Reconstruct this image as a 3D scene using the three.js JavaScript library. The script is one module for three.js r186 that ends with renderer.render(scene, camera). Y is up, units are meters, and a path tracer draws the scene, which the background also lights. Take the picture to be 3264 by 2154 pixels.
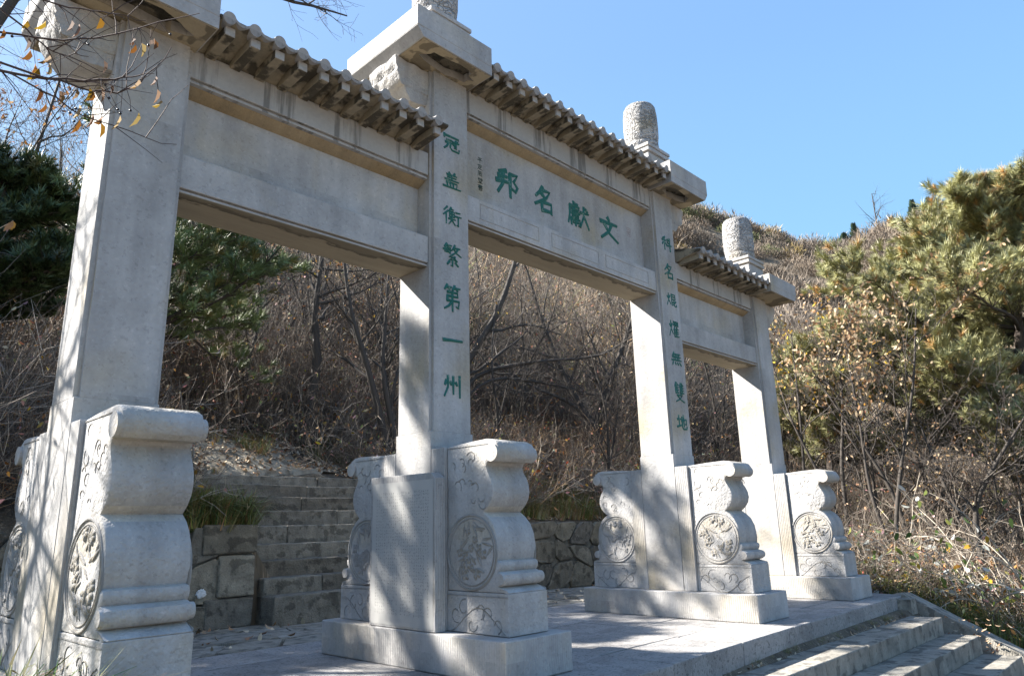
import * as THREE from 'three';
import { mergeGeometries, toCreasedNormals } from 'three/addons/utils/BufferGeometryUtils.js';
import { RoundedBoxGeometry } from 'three/addons/geometries/RoundedBoxGeometry.js';

// ---------- camera, sky, sun, exposure ----------
const scene = new THREE.Scene();
const camera = new THREE.PerspectiveCamera(50.22, 1024 / 675, 0.1, 900);
camera.rotation.order = 'YXZ';
camera.position.set(-6.3757, 1.1115, 5.2335);
camera.rotation.set(0.2565, -0.807, -0.0271);
const EXPOSURE = 3.9;
const renderer = new THREE.WebGLRenderer({ antialias: true });
renderer.toneMapping = THREE.LinearToneMapping;
renderer.toneMappingExposure = EXPOSURE;
renderer.shadowMap.enabled = true;
renderer.setSize(1024, 675);
const sunDir = new THREE.Vector3(-0.71, 1, -1.07).normalize();
const sun = new THREE.DirectionalLight(new THREE.Color(1, 0.955, 0.88), 5);
sun.name = 'sun';
sun.position.copy(sunDir).multiplyScalar(80);
sun.castShadow = true; sun.shadow.radius = 1;
Object.assign(sun.shadow.camera, { left: -40, right: 40, top: 40, bottom: -40, near: 1, far: 220 });
sun.shadow.mapSize.set(4096, 4096);
scene.add(sun, sun.target);
{ // clear autumn sky: deeper blue overhead, paler to the horizon, a soft aureole round the sun
  const W = 512, H = 256, d = new Float32Array(W * H * 4), stops = [[-90, .3, .34, .38], [-3, .5, .62, .72], [2, .56, .82, 1.02], [20, .325, .665, 1.06], [35, .25, .52, 1.0], [60, .18, .40, .86], [90, .15, .34, .78]];
  for (let j = 0; j < H; j++) for (let i = 0; i < W; i++) {
    const up = ((j + .5) / H - .5) * Math.PI, az = ((i + .5) / W - .5) * 2 * Math.PI, e = up * 180 / Math.PI;
    let k = 0; while (k < stops.length - 2 && e > stops[k + 1][0]) k++;
    const a = stops[k], b = stops[k + 1], t = Math.min(1, Math.max(0, (e - a[0]) / (b[0] - a[0])));
    const dot = Math.cos(az) * Math.cos(up) * sunDir.x + Math.sin(up) * sunDir.y + Math.sin(az) * Math.cos(up) * sunDir.z, ang = Math.acos(Math.min(1, Math.max(-1, dot))) * 180 / Math.PI;
    const g = e > 0 ? .72 * Math.exp(-ang / 30) + .9 * Math.exp(-ang / 7) : 0, o = (j * W + i) * 4;
    for (let c = 0; c < 3; c++) d[o + c] = (a[c + 1] + (b[c + 1] - a[c + 1]) * t + g * [1, .94, .84][c]) / EXPOSURE;
    d[o + 3] = 1;
  }
  const t = new THREE.DataTexture(d, W, H, THREE.RGBAFormat, THREE.FloatType);
  t.mapping = THREE.EquirectangularReflectionMapping; t.magFilter = t.minFilter = THREE.LinearFilter; t.needsUpdate = true;
  scene.background = t; scene.environment = t;
}

// ---------- helpers ----------
function rngOf(s) { return () => { s = (s + 0x6d2b79f5) | 0; let t = Math.imul(s ^ (s >>> 15), 1 | s); t = (t + Math.imul(t ^ (t >>> 7), 61 | t)) ^ t; return ((t ^ (t >>> 14)) >>> 0) / 4294967296; }; }
const R0 = rngOf(11), V = (x, y, z) => new THREE.Vector3(x, y, z), lerp = THREE.MathUtils.lerp, sstep = (a, b, x) => { const t = Math.min(1, Math.max(0, (x - a) / (b - a))); return t * t * (3 - 2 * t); };
const taken = new Map();
function numbered(n) { const k = taken.get(n) ?? 0; taken.set(n, k + 1); return k ? n + '_' + String(k).padStart(3, '0') : n; }
function tag(o, label, category, group, kind) { if (label) o.userData.label = label; if (category) o.userData.category = category; if (group) o.userData.group = group; if (kind) o.userData.kind = kind; return o; }
function thing(name, label, category, group, kind) { const g = new THREE.Group(); g.name = numbered(name); scene.add(g); return tag(g, label, category, group, kind); }
function mesh(parent, name, geo, mat) { const m = new THREE.Mesh(geo, mat); m.name = parent === scene ? numbered(name) : name; m.castShadow = m.receiveShadow = true; parent.add(m); return m; }
function boxUV(g, s = 1, ox = 0, oy = 0) { // uv in metres from the face's main direction
  g = g.index ? g.toNonIndexed() : g;
  if (!g.attributes.normal) g.computeVertexNormals();
  const p = g.attributes.position, uv = new Float32Array(p.count * 2), a = V(), b = V(), c = V();
  for (let i = 0; i < p.count; i += 3) {
    a.fromBufferAttribute(p, i); b.fromBufferAttribute(p, i + 1); c.fromBufferAttribute(p, i + 2);
    const n = b.clone().sub(a).cross(c.clone().sub(a)), nx = Math.abs(n.x), ny = Math.abs(n.y), nz = Math.abs(n.z);
    for (let k = 0; k < 3; k++) {
      const q = [a, b, c][k], [u, v] = nx >= ny && nx >= nz ? [q.z + .37, q.y] : ny >= nz ? [q.x, q.z + .73] : [q.x + .19, q.y];
      uv[(i + k) * 2] = u * s + ox; uv[(i + k) * 2 + 1] = v * s + oy;
    }
  }
  g.setAttribute('uv', new THREE.BufferAttribute(uv, 2));
  return g;
}
const clean = (g) => { g = g.index ? g.toNonIndexed() : g; for (const k of Object.keys(g.attributes)) if (!['position', 'normal', 'uv'].includes(k)) g.deleteAttribute(k); return g; };
const merge = (list) => mergeGeometries(list.map(clean));
function box(x0, x1, y0, y1, z0, z1, r = .008) {
  const w = x1 - x0, h = y1 - y0, d = z1 - z0, g = r ? new RoundedBoxGeometry(w, h, d, 2, Math.min(r, w / 2.2, h / 2.2, d / 2.2)) : new THREE.BoxGeometry(w, h, d);
  return boxUV(g.translate((x0 + x1) / 2, (y0 + y1) / 2, (z0 + z1) / 2));
}
function roughen(g, amp, f, seed = 0) { // knocks about a closed shape; shared corners move together
  const p = g.attributes.position;
  for (let i = 0; i < p.count; i++) {
    const x = p.getX(i), y = p.getY(i), z = p.getZ(i), s = (a, b, c) => Math.sin(x * f * a + seed) * Math.sin(y * f * b + seed * 1.7 + 1) * Math.sin(z * f * c + seed * .6 + 2) + .5 * Math.sin(x * f * 2.3 * b + y * f * 1.9 + seed) * Math.sin(z * f * 2.1 * a + seed);
    p.setXYZ(i, x + amp * s(1, 1.3, .9), y + amp * s(.8, 1.1, 1.4), z + amp * s(1.2, .7, 1.1));
  }
  g.computeVertexNormals(); return g;
}
function solid(pts, depth, axis, bevel = 0, holes = []) { // outline (a,b) pushed through depth
  const s = new THREE.Shape(pts.map(([a, b]) => new THREE.Vector2(a, b)));
  for (const h of holes) s.holes.push(new THREE.Path(h.map(([a, b]) => new THREE.Vector2(a, b))));
  return new THREE.ExtrudeGeometry(s, { depth, bevelEnabled: bevel > 0, bevelSize: bevel, bevelThickness: bevel, bevelOffset: -bevel, bevelSegments: 2, steps: 1, curveSegments: 6 });
}
// outline in (z, y), pushed along x from x0 to x1
const alongX = (pts, x0, x1, bevel = 0) => { const g = solid(pts.map(([z, y]) => [-z, y]), x1 - x0 - 2 * bevel, 0, bevel); return g.rotateY(Math.PI / 2).translate(x0 + bevel, 0, 0); };
// outline in (x, z) pushed along y from y0 to y1
const alongY = (pts, y0, y1, bevel = 0, holes = []) => { const f = (l) => l.map(([x, z]) => [x, -z]); return solid(f(pts), y1 - y0 - 2 * bevel, 0, bevel, holes.map(f)).rotateX(-Math.PI / 2).translate(0, y0 + bevel, 0); };
class Tubes { // gathers tapered limbs, needles and leaves into one geometry
  constructor() { this.p = []; this.n = []; this.c = []; this.i = []; }
  tube(pts, rad, sides, col) {
    const base = this.p.length / 3; let up = V(.31, .2, .93);
    for (let k = 0; k < pts.length; k++) {
      const t = (pts[Math.min(k + 1, pts.length - 1)]).clone().sub(pts[Math.max(k - 1, 0)]).normalize(); if (Math.abs(t.dot(up)) > .95) up = V(.9, .1, .4);
      const a = t.clone().cross(up).normalize(), b = t.clone().cross(a);
      for (let s = 0; s < sides; s++) {
        const w = s / sides * Math.PI * 2, x = Math.cos(w), y = Math.sin(w), nx = a.x * x + b.x * y, ny = a.y * x + b.y * y, nz = a.z * x + b.z * y;
        this.p.push(pts[k].x + nx * rad[k], pts[k].y + ny * rad[k], pts[k].z + nz * rad[k]); this.n.push(nx, ny, nz); this.c.push(col[0], col[1], col[2]);
      }
    }
    for (let k = 0; k < pts.length - 1; k++) for (let s = 0; s < sides; s++) {
      const a = base + k * sides + s, b = base + k * sides + (s + 1) % sides, c = a + sides, d = b + sides; this.i.push(a, b, c, b, d, c);
    }
  }
  leaf(p, dir, side, len, wid, col, fold = .2) { // pointed oval blade of eight faces, folded along its rib and curling at the tip
    const n = dir.clone().cross(side).normalize(), b = this.p.length / 3, at = (f, s) => p.clone().addScaledVector(dir, len * f).addScaledVector(side, s * wid / 2).addScaledVector(n, Math.abs(s) * wid * fold - len * .22 * f * f);
    for (const q of [at(0, 0), at(.28, .85), at(.30, 0), at(.28, -.85), at(.66, .8), at(.68, 0), at(.66, -.8), at(1, 0)]) { this.p.push(q.x, q.y, q.z); this.n.push(-n.x, -n.y, -n.z); this.c.push(...col); }
    this.i.push(b, b + 1, b + 2, b, b + 2, b + 3, b + 1, b + 4, b + 2, b + 4, b + 5, b + 2, b + 2, b + 5, b + 3, b + 5, b + 6, b + 3, b + 4, b + 7, b + 5, b + 5, b + 7, b + 6);
  }
  blade(p, tip, side, wid, col) {
    const b = this.p.length / 3, n = tip.clone().sub(p).cross(side).normalize(), q = [p.clone().addScaledVector(side, wid / 2), p.clone().addScaledVector(side, -wid / 2), tip];
    for (const v of q) { this.p.push(v.x, v.y, v.z); this.n.push(n.x, n.y, n.z); this.c.push(...col); }
    this.i.push(b, b + 1, b + 2);
  }
  geo() {
    const g = new THREE.BufferGeometry();
    g.setAttribute('position', new THREE.Float32BufferAttribute(this.p, 3)); g.setAttribute('normal', new THREE.Float32BufferAttribute(this.n, 3));
    g.setAttribute('color', new THREE.Float32BufferAttribute(this.c, 3)); g.setIndex(this.i); return g;
  }
}

// ---------- textures ----------
function lattice(seed, n) { const r = rngOf(seed), a = new Float32Array(n * n); for (let i = 0; i < a.length; i++) a[i] = r(); return a; }
function tileNoise(seed, n) { // value noise that repeats after one unit, n cells across
  const a = lattice(seed, n), q = (t) => t * t * (3 - 2 * t);
  return (u, v) => { u = (u - Math.floor(u)) * n; v = (v - Math.floor(v)) * n; const i = Math.floor(u), j = Math.floor(v), x = q(u - i), y = q(v - j), g = (i, j) => a[(j % n) * n + (i % n)]; return lerp(lerp(g(i, j), g(i + 1, j), x), lerp(g(i, j + 1), g(i + 1, j + 1), x), y); };
}
function fbm(seed, n, oct) { const l = []; for (let k = 0; k < oct; k++) l.push(tileNoise(seed + k * 13, n << k)); return (u, v) => { let s = 0, w = .5, t = 0; for (const f of l) { s += f(u, v) * w; t += w; w *= .55; } return s / t; }; }
function tex(size, f, color = true, height = size) {
  const d = new Uint8Array(size * height * 4);
  for (let j = 0; j < height; j++) for (let i = 0; i < size; i++) { const c = f((i + .5) / size, (j + .5) / height), o = (j * size + i) * 4, a = typeof c === 'number' ? [c, c, c] : c; for (let k = 0; k < 3; k++) d[o + k] = Math.max(0, Math.min(255, Math.round(a[k] * 255))); d[o + 3] = 255; }
  const t = new THREE.DataTexture(d, size, height, THREE.RGBAFormat); t.wrapS = t.wrapT = THREE.RepeatWrapping; t.magFilter = THREE.LinearFilter; t.minFilter = THREE.LinearMipmapLinearFilter; t.generateMipmaps = true;
  if (color) t.colorSpace = THREE.SRGBColorSpace; t.needsUpdate = true; return t;
}
const rep = (t, x, y = x) => { const c = t.clone(); c.repeat.set(x, y); c.needsUpdate = true; return c; };
const nA = fbm(1, 5, 6), nB = fbm(40, 40, 4), nC = fbm(80, 9, 5), nD = fbm(120, 3, 5), nE = fbm(160, 90, 2), nW = fbm(200, 6, 4);
const stretch = (x, c) => (x - .5) * c + .5;
const sr = (l) => l <= .0031308 ? l * 12.92 : 1.055 * Math.pow(l, 1 / 2.4) - .055; // linear to sRGB
const stoneMap = tex(1024, (u, v) => { // pale limestone: grain, cloudy patches, rain streaks, ochre iron stains
  const m = stretch(nA(u, v), 1.5), g = nE(u, v), s = stretch(nA(u * 3, v * .35 + .2), 1.7), o = Math.max(0, nD(u, v) - .53) * 3 + 1.6 * Math.max(0, nA(u * 2, v * .25 + .6) - .6), k = .425 * (.77 + .32 * m + .13 * (g - .5) + .26 * (s - .5)), sp = nB(u * 2, v * 2) > .70 ? .86 : nB(u * 2 + .4, v * 2) > .72 ? 1.12 : 1;
  return [sr(k * sp * (1.02 + .02 * o)), sr(k * sp * (.985 - .08 * o)), sr(k * sp * (.955 - .26 * o))];
});
const stoneBump = tex(1024, (u, v) => .5 * nB(u, v) + .5 * nE(u, v), false);
const chiselBump = tex(1024, (u, v) => { const w = u + .012 * nC(u, v); const l = Math.pow(Math.abs(Math.sin(w * Math.PI * 64 + 3 * nA(u, v))), .6) * (.4 + .6 * nA(u * 2, v * 2)); return .65 * l + .35 * nB(u, v); }, false);
const streakMap = tex(1024, (u, v) => { // fascia stone with black rain runs down its face
  const n = nC(u * 3, .4 + v * .06), run = sstep(.56, .66, n) * sstep(.3, .6, nB(u, v * .12 + .2)), m = nA(u, v), k = .43 * (.78 + .3 * m) * (1 - .5 * run) * (.94 + .12 * nE(u, v)); return [sr(k * 1.01), sr(k * .98), sr(k * .945)];
});
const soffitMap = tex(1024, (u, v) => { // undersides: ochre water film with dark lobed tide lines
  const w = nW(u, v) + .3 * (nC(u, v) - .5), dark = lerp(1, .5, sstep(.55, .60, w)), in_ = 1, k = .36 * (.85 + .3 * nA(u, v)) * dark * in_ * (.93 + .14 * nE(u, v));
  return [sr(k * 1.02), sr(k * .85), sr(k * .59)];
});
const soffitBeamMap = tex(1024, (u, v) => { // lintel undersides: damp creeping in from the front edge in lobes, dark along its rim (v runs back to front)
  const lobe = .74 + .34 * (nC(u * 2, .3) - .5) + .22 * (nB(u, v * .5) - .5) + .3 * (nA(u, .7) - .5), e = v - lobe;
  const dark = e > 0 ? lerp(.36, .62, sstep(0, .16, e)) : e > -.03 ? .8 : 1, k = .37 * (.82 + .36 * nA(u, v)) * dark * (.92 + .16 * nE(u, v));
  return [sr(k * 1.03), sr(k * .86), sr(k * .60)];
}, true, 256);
const grimeMap = tex(1024, (u, v) => { // weathered stone of the eaves: black crust over ochre
  const a = nC(u, v), b = nA(u, v), crust = sstep(.46, .58, .6 * a + .4 * b), k = lerp(.29, .07, crust) * (.8 + .4 * nB(u, v));
  return [sr(k * 1.02), sr(k * .87), sr(k * .63)];
});
const roughMap = tex(1024, (u, v) => { // quarry-faced step and wall stone
  const a = nC(u, v), b = nA(u, v), l = sstep(.55, .68, nC(u + .3, v + .6)), k = .30 * (.55 + .8 * a) * (.8 + .4 * b) * (1 - .45 * l) * (.85 + .3 * nE(u, v));
  return [sr(k), sr(k * .96), sr(k * .88)];
});
const pavingMap = tex(1024, (u, v) => { const p = nB(u * 2, v * 2) < .34 ? .58 : 1, k = .335 * (nC(u + .2, v + .1) > .6 ? .84 : 1) * (.72 + .5 * nA(u, v)) * p * (.85 + .3 * nE(u, v)); return [sr(k), sr(k * .955), sr(k * .92)]; });
const roughBump = tex(1024, (u, v) => .55 * nC(u, v) + .3 * nB(u, v) + .15 * nE(u, v), false);
const soilMap = tex(1024, (u, v) => { const a = nC(u, v), b = nB(u, v), s = nE(u, v), k = .10 * (.5 + a) * (.6 + .8 * b), w = s > .72 ? 2.1 : 1; return [sr(k * 1.25 * w), sr(k * .98 * w), sr(k * .68 * w)]; });
const cloudBump = tex(1024, (u, v) => { // carved cloud scrolls
  const a = nW(u, v), b = nW(u + .37, v + .11), w = Math.abs(Math.sin((nW(u + .16 * a, v + .16 * b)) * 24)); return Math.pow(w, .55);
}, false);
const paintMap = tex(512, (u, v) => { const w = nB(u, v), f = sstep(.63, .68, .5 * w + .5 * nC(u, v)), k = .8 + .4 * nE(u, v); return [sr(lerp(.012 * k, .16, f)), sr(lerp(.125 * k, .26, f)), sr(lerp(.10 * k, .21, f))]; }); // chalky green paint, flaking
const MS = (o) => new THREE.MeshStandardMaterial({ roughness: .9, metalness: 0, ...o });
const M = {
  stone: MS({ map: rep(stoneMap, .5), bumpMap: rep(stoneBump, .8), bumpScale: .0035, roughness: .82 }),
  chisel: MS({ map: rep(stoneMap, .45), bumpMap: rep(chiselBump, .6), bumpScale: .007, roughness: .88 }),
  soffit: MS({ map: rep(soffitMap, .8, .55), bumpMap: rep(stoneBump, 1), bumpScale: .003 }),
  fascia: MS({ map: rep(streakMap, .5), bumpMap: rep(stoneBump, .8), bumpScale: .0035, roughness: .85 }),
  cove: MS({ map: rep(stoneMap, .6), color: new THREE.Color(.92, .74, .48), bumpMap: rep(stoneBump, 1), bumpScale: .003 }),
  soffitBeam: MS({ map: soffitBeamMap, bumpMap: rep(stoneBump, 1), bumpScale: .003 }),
  eave: MS({ map: rep(grimeMap, .9), bumpMap: rep(roughBump, 1), bumpScale: .008 }),
  tile: MS({ map: rep(stoneMap, .7), bumpMap: rep(roughBump, 1), bumpScale: .005, color: new THREE.Color(.86, .87, .9) }),
  carved: MS({ map: rep(stoneMap, .62), bumpMap: rep(stoneBump, .7), bumpScale: .009, roughness: .86 }),
  finial: MS({ map: rep(stoneMap, .6), bumpMap: rep(cloudBump, .8), bumpScale: .03 }),
  broken: MS({ map: rep(grimeMap, .8), color: new THREE.Color(.5, .5, .5), bumpMap: rep(roughBump, 2), bumpScale: .03 }),
  paint: MS({ map: rep(paintMap, 2.2), roughness: .65 }), ink: MS({ color: new THREE.Color(.03, .06, .05), roughness: .7 }),
  sealPaint: MS({ color: new THREE.Color(.36, .27, .27) }),
  paving: [0, 1, 2].map((k) => MS({ map: rep(pavingMap, .6 + .07 * k), bumpMap: rep(roughBump, 1.2), bumpScale: .012, color: new THREE.Color().setRGB(1 - .07 * k, 1 - .075 * k, 1 - .08 * k), roughness: .95 })),
  step: [0, 1, 2].map((k) => MS({ map: rep(roughMap, .9 - .1 * k), bumpMap: rep(chiselBump, .9), bumpScale: .016, color: new THREE.Color().setRGB(1.12 - .06 * k, 1.08 - .06 * k, 1.02 - .07 * k), roughness: .95 })),
  oldStep: [0, 1, 2].map((k) => MS({ map: rep(roughMap, 1 - .12 * k), bumpMap: rep(roughBump, 1.4), bumpScale: .03, color: new THREE.Color().setRGB(.82 - .12 * k, .77 - .12 * k, .68 - .11 * k), roughness: 1 })),
  rock: [[.78, .71, .58], [.66, .60, .50], [.98, .90, .76], [.60, .56, .50], [.52, .48, .42]].map(([r, g, b], k) => MS({ map: rep(roughMap, .8 + .1 * k), bumpMap: rep(roughBump, 1.5), bumpScale: .03, color: new THREE.Color().setRGB(r, g, b), roughness: 1 })),
  mortar: MS({ map: rep(roughMap, .7), bumpMap: rep(roughBump, 2), bumpScale: .02, color: new THREE.Color(.55, .55, .52), roughness: 1 }),
  soil: MS({ map: rep(soilMap, .5), bumpMap: rep(roughBump, .7), bumpScale: .05, roughness: 1 }),
  path: MS({ map: rep(roughMap, .6), color: new THREE.Color(1.1, .98, .8), bumpMap: rep(roughBump, 1), bumpScale: .03, roughness: 1 }),
  wood: MS({ vertexColors: true, roughness: .85 }),
  leaf: new THREE.MeshPhysicalMaterial({ vertexColors: true, roughness: .95, specularIntensity: .3, side: THREE.DoubleSide, transmission: .4, thickness: 0 }),
  dryLeaf: MS({ vertexColors: true, roughness: .7, side: THREE.DoubleSide }),
  needle: MS({ vertexColors: true, roughness: .5, side: THREE.DoubleSide }),
  paper: MS({ color: new THREE.Color(.72, .72, .72) }),
};
M.soffit.bumpMap.needsUpdate = true;

// ---------- the stone gateway ----------
const PX = .2548, PD = .2541, PN = .2224, HB = .3025, PILLARS = [-4.84, -2, 2, 4.84], OUT = [-1, -1, 1, 1], CAPB = [4.70, 5.657, 5.657, 4.70], CAPT = [5.0, 5.985, 5.985, 5.0];
const gate = thing('stone_gateway', 'pale stone memorial archway of four square pillars with green carved writing', 'archway');
const part = (name, geo, mat) => mesh(gate, name, geo, mat);
// writing: brush strokes on a 100 x 100 square, y down
const GLYPH = {
  crown: [[[12, 18], [10, 34]], [[12, 22], [88, 20], [82, 36]], [[24, 44], [50, 42]], [[16, 58], [56, 55]], [[32, 58], [26, 76], [10, 92]], [[44, 57], [44, 80], [52, 90], [90, 90], [92, 78]], [[56, 46], [88, 44]], [[74, 34], [74, 76], [66, 72]], [[60, 56], [67, 64]]],
  cover: [[[36, 4], [42, 14]], [[66, 2], [58, 14]], [[24, 18], [76, 16]], [[28, 32], [72, 30]], [[14, 48], [86, 45]], [[50, 16], [50, 47]], [[24, 60], [28, 88]], [[24, 61], [78, 59], [74, 88]], [[42, 61], [43, 88]], [[58, 60], [58, 88]], [[4, 90], [96, 88]]],
  weigh: [[[26, 4], [8, 26]], [[30, 24], [4, 50]], [[20, 42], [20, 92]], [[46, 4], [36, 20]], [[44, 12], [58, 12], [52, 22]], [[38, 24], [38, 52]], [[38, 24], [62, 23], [62, 52]], [[50, 24], [50, 50]], [[38, 37], [62, 36]], [[38, 52], [62, 50]], [[32, 64], [68, 62]], [[50, 54], [46, 74], [34, 90]], [[50, 66], [66, 90]], [[70, 22], [92, 20]], [[68, 42], [98, 40]], [[84, 42], [84, 92], [76, 86]]],
  many: [[[22, 4], [10, 18]], [[18, 11], [46, 9]], [[16, 20], [12, 40], [40, 40]], [[16, 20], [42, 19], [38, 44]], [[4, 30], [48, 28]], [[28, 22], [30, 26]], [[27, 33], [29, 37]], [[64, 2], [52, 22]], [[60, 14], [90, 12]], [[82, 13], [70, 32], [50, 46]], [[60, 20], [74, 36], [96, 46]], [[52, 46], [34, 58], [58, 58]], [[64, 54], [36, 70], [72, 68]], [[62, 62], [74, 72]], [[52, 70], [52, 98], [44, 94]], [[36, 78], [24, 92]], [[66, 78], [80, 92]]],
  order: [[[24, 2], [10, 20]], [[20, 10], [44, 9]], [[30, 10], [36, 18]], [[62, 2], [50, 18]], [[58, 10], [88, 8]], [[70, 9], [76, 18]], [[24, 28], [76, 26], [76, 42]], [[26, 43], [76, 42]], [[26, 43], [22, 60]], [[22, 60], [84, 57], [80, 84], [70, 78]], [[50, 28], [50, 98]], [[48, 62], [32, 80], [10, 92]]],
  one: [[[3, 53], [40, 50], [97, 49]]],
  land: [[[18, 30], [10, 46]], [[26, 10], [26, 56], [8, 94]], [[36, 34], [42, 46]], [[52, 10], [52, 84]], [[64, 34], [70, 46]], [[84, 6], [84, 96]]],
  exam: [[[36, 4], [12, 16]], [[4, 30], [48, 27]], [[28, 12], [28, 96]], [[26, 32], [4, 62]], [[30, 40], [46, 56]], [[60, 14], [70, 24]], [[58, 34], [68, 44]], [[50, 62], [98, 54]], [[82, 4], [82, 98]]],
  name: [[[44, 2], [30, 24], [10, 44]], [[40, 14], [78, 12], [58, 44], [6, 76]], [[36, 26], [48, 38]], [[38, 60], [38, 96]], [[38, 60], [84, 58], [82, 96]], [[38, 92], [82, 90]]],
  bright: [[[10, 26], [16, 42]], [[38, 20], [28, 38]], [[24, 4], [24, 50], [4, 94]], [[26, 56], [40, 82]], [[52, 6], [52, 42]], [[52, 6], [88, 4], [88, 42]], [[52, 24], [88, 22]], [[52, 42], [88, 40]], [[54, 52], [54, 92], [70, 82]], [[54, 68], [70, 66]], [[76, 50], [76, 84], [84, 92], [98, 90], [98, 78]], [[94, 56], [78, 70]]],
  shine: [[[10, 26], [16, 42]], [[38, 20], [28, 38]], [[24, 4], [24, 50], [4, 94]], [[26, 56], [40, 82]], [[48, 6], [68, 5], [68, 32], [62, 28]], [[54, 12], [60, 18]], [[50, 26], [62, 20]], [[74, 6], [94, 4], [94, 32], [88, 28]], [[80, 12], [86, 18]], [[76, 26], [88, 20]], [[60, 36], [48, 58]], [[54, 50], [54, 98]], [[76, 36], [82, 44]], [[54, 52], [96, 50]], [[74, 52], [74, 94]], [[56, 66], [92, 64]], [[56, 78], [92, 76]], [[54, 94], [98, 92]]],
  without: [[[30, 2], [10, 28]], [[24, 16], [88, 14]], [[10, 36], [92, 34]], [[2, 58], [98, 56]], [[26, 18], [26, 58]], [[42, 16], [42, 58]], [[58, 16], [58, 58]], [[74, 15], [74, 58]], [[16, 72], [8, 90]], [[36, 72], [40, 88]], [[58, 72], [64, 88]], [[80, 70], [92, 90]]],
  pair: [[[22, 2], [8, 24]], [[14, 16], [14, 56]], [[28, 4], [34, 12]], [[14, 18], [46, 16]], [[30, 18], [30, 54]], [[16, 30], [44, 28]], [[16, 42], [44, 40]], [[14, 55], [48, 53]], [[68, 2], [56, 24]], [[62, 16], [62, 56]], [[76, 4], [82, 12]], [[62, 18], [94, 16]], [[78, 18], [78, 54]], [[64, 30], [92, 28]], [[64, 42], [92, 40]], [[62, 55], [96, 53]], [[24, 66], [76, 64], [54, 84], [14, 98]], [[32, 70], [56, 86], [92, 98]]],
  earth: [[[6, 34], [40, 32]], [[24, 8], [24, 76]], [[2, 80], [44, 70]], [[46, 42], [94, 32], [92, 64], [84, 60]], [[70, 6], [70, 76]], [[54, 18], [54, 80], [62, 92], [96, 90], [98, 74]]],
  letters: [[[46, 2], [54, 14]], [[6, 28], [94, 24]], [[66, 26], [50, 62], [8, 96]], [[28, 36], [54, 70], [96, 96]]],
  offer: [[[30, 2], [30, 18]], [[30, 10], [48, 9]], [[12, 20], [56, 18], [52, 26]], [[12, 20], [10, 60], [2, 94]], [[20, 34], [50, 32]], [[34, 24], [30, 38], [52, 40]], [[16, 48], [56, 46]], [[22, 54], [50, 53], [50, 64], [22, 66], [22, 54]], [[16, 72], [16, 98]], [[16, 72], [56, 70], [56, 98], [50, 94]], [[28, 76], [32, 82]], [[44, 76], [40, 82]], [[26, 86], [48, 85]], [[36, 86], [36, 98]], [[60, 34], [98, 30]], [[78, 8], [76, 48], [58, 94]], [[78, 44], [98, 94]], [[86, 12], [94, 22]]],
  country: [[[44, 4], [14, 14]], [[10, 32], [46, 28]], [[2, 52], [52, 46]], [[32, 8], [30, 56], [8, 92]], [[60, 12], [60, 98]], [[60, 12], [92, 6], [76, 34], [92, 52], [84, 70], [68, 62]]],
  level: [[[14, 14], [86, 12]], [[30, 24], [38, 40]], [[70, 22], [62, 40]], [[4, 52], [96, 50]], [[50, 14], [50, 98]]],
  settle: [[[50, 2], [54, 12]], [[12, 18], [10, 32]], [[12, 20], [88, 18], [84, 30]], [[26, 40], [74, 38]], [[50, 40], [50, 84]], [[50, 60], [74, 58]], [[28, 54], [22, 80], [6, 96]], [[24, 72], [50, 90], [96, 94]]],
  around: [[[18, 8], [16, 60], [6, 94]], [[18, 8], [84, 6], [84, 94], [76, 90]], [[34, 24], [68, 22]], [[52, 14], [52, 42]], [[30, 42], [72, 40]], [[36, 54], [36, 80]], [[36, 54], [68, 52], [68, 80]], [[36, 78], [68, 76]]],
  jade: [[[12, 6], [44, 6], [44, 20], [12, 20], [10, 44]], [[18, 28], [40, 28], [40, 42], [18, 42], [18, 28]], [[70, 2], [74, 8]], [[54, 12], [94, 10]], [[62, 16], [66, 24]], [[86, 14], [80, 24]], [[50, 28], [98, 26]], [[54, 38], [94, 36]], [[74, 26], [74, 54]], [[22, 60], [78, 58]], [[26, 74], [74, 73]], [[8, 92], [92, 90]], [[50, 60], [50, 92]], [[60, 80], [68, 86]]],
  book: [[[20, 10], [80, 8], [80, 28]], [[4, 20], [96, 18]], [[20, 30], [80, 28]], [[50, 2], [50, 52]], [[16, 40], [84, 38]], [[6, 52], [94, 50]], [[26, 62], [26, 98]], [[26, 62], [76, 60], [76, 98]], [[26, 78], [76, 77]], [[26, 96], [76, 94]]],
};
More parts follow.
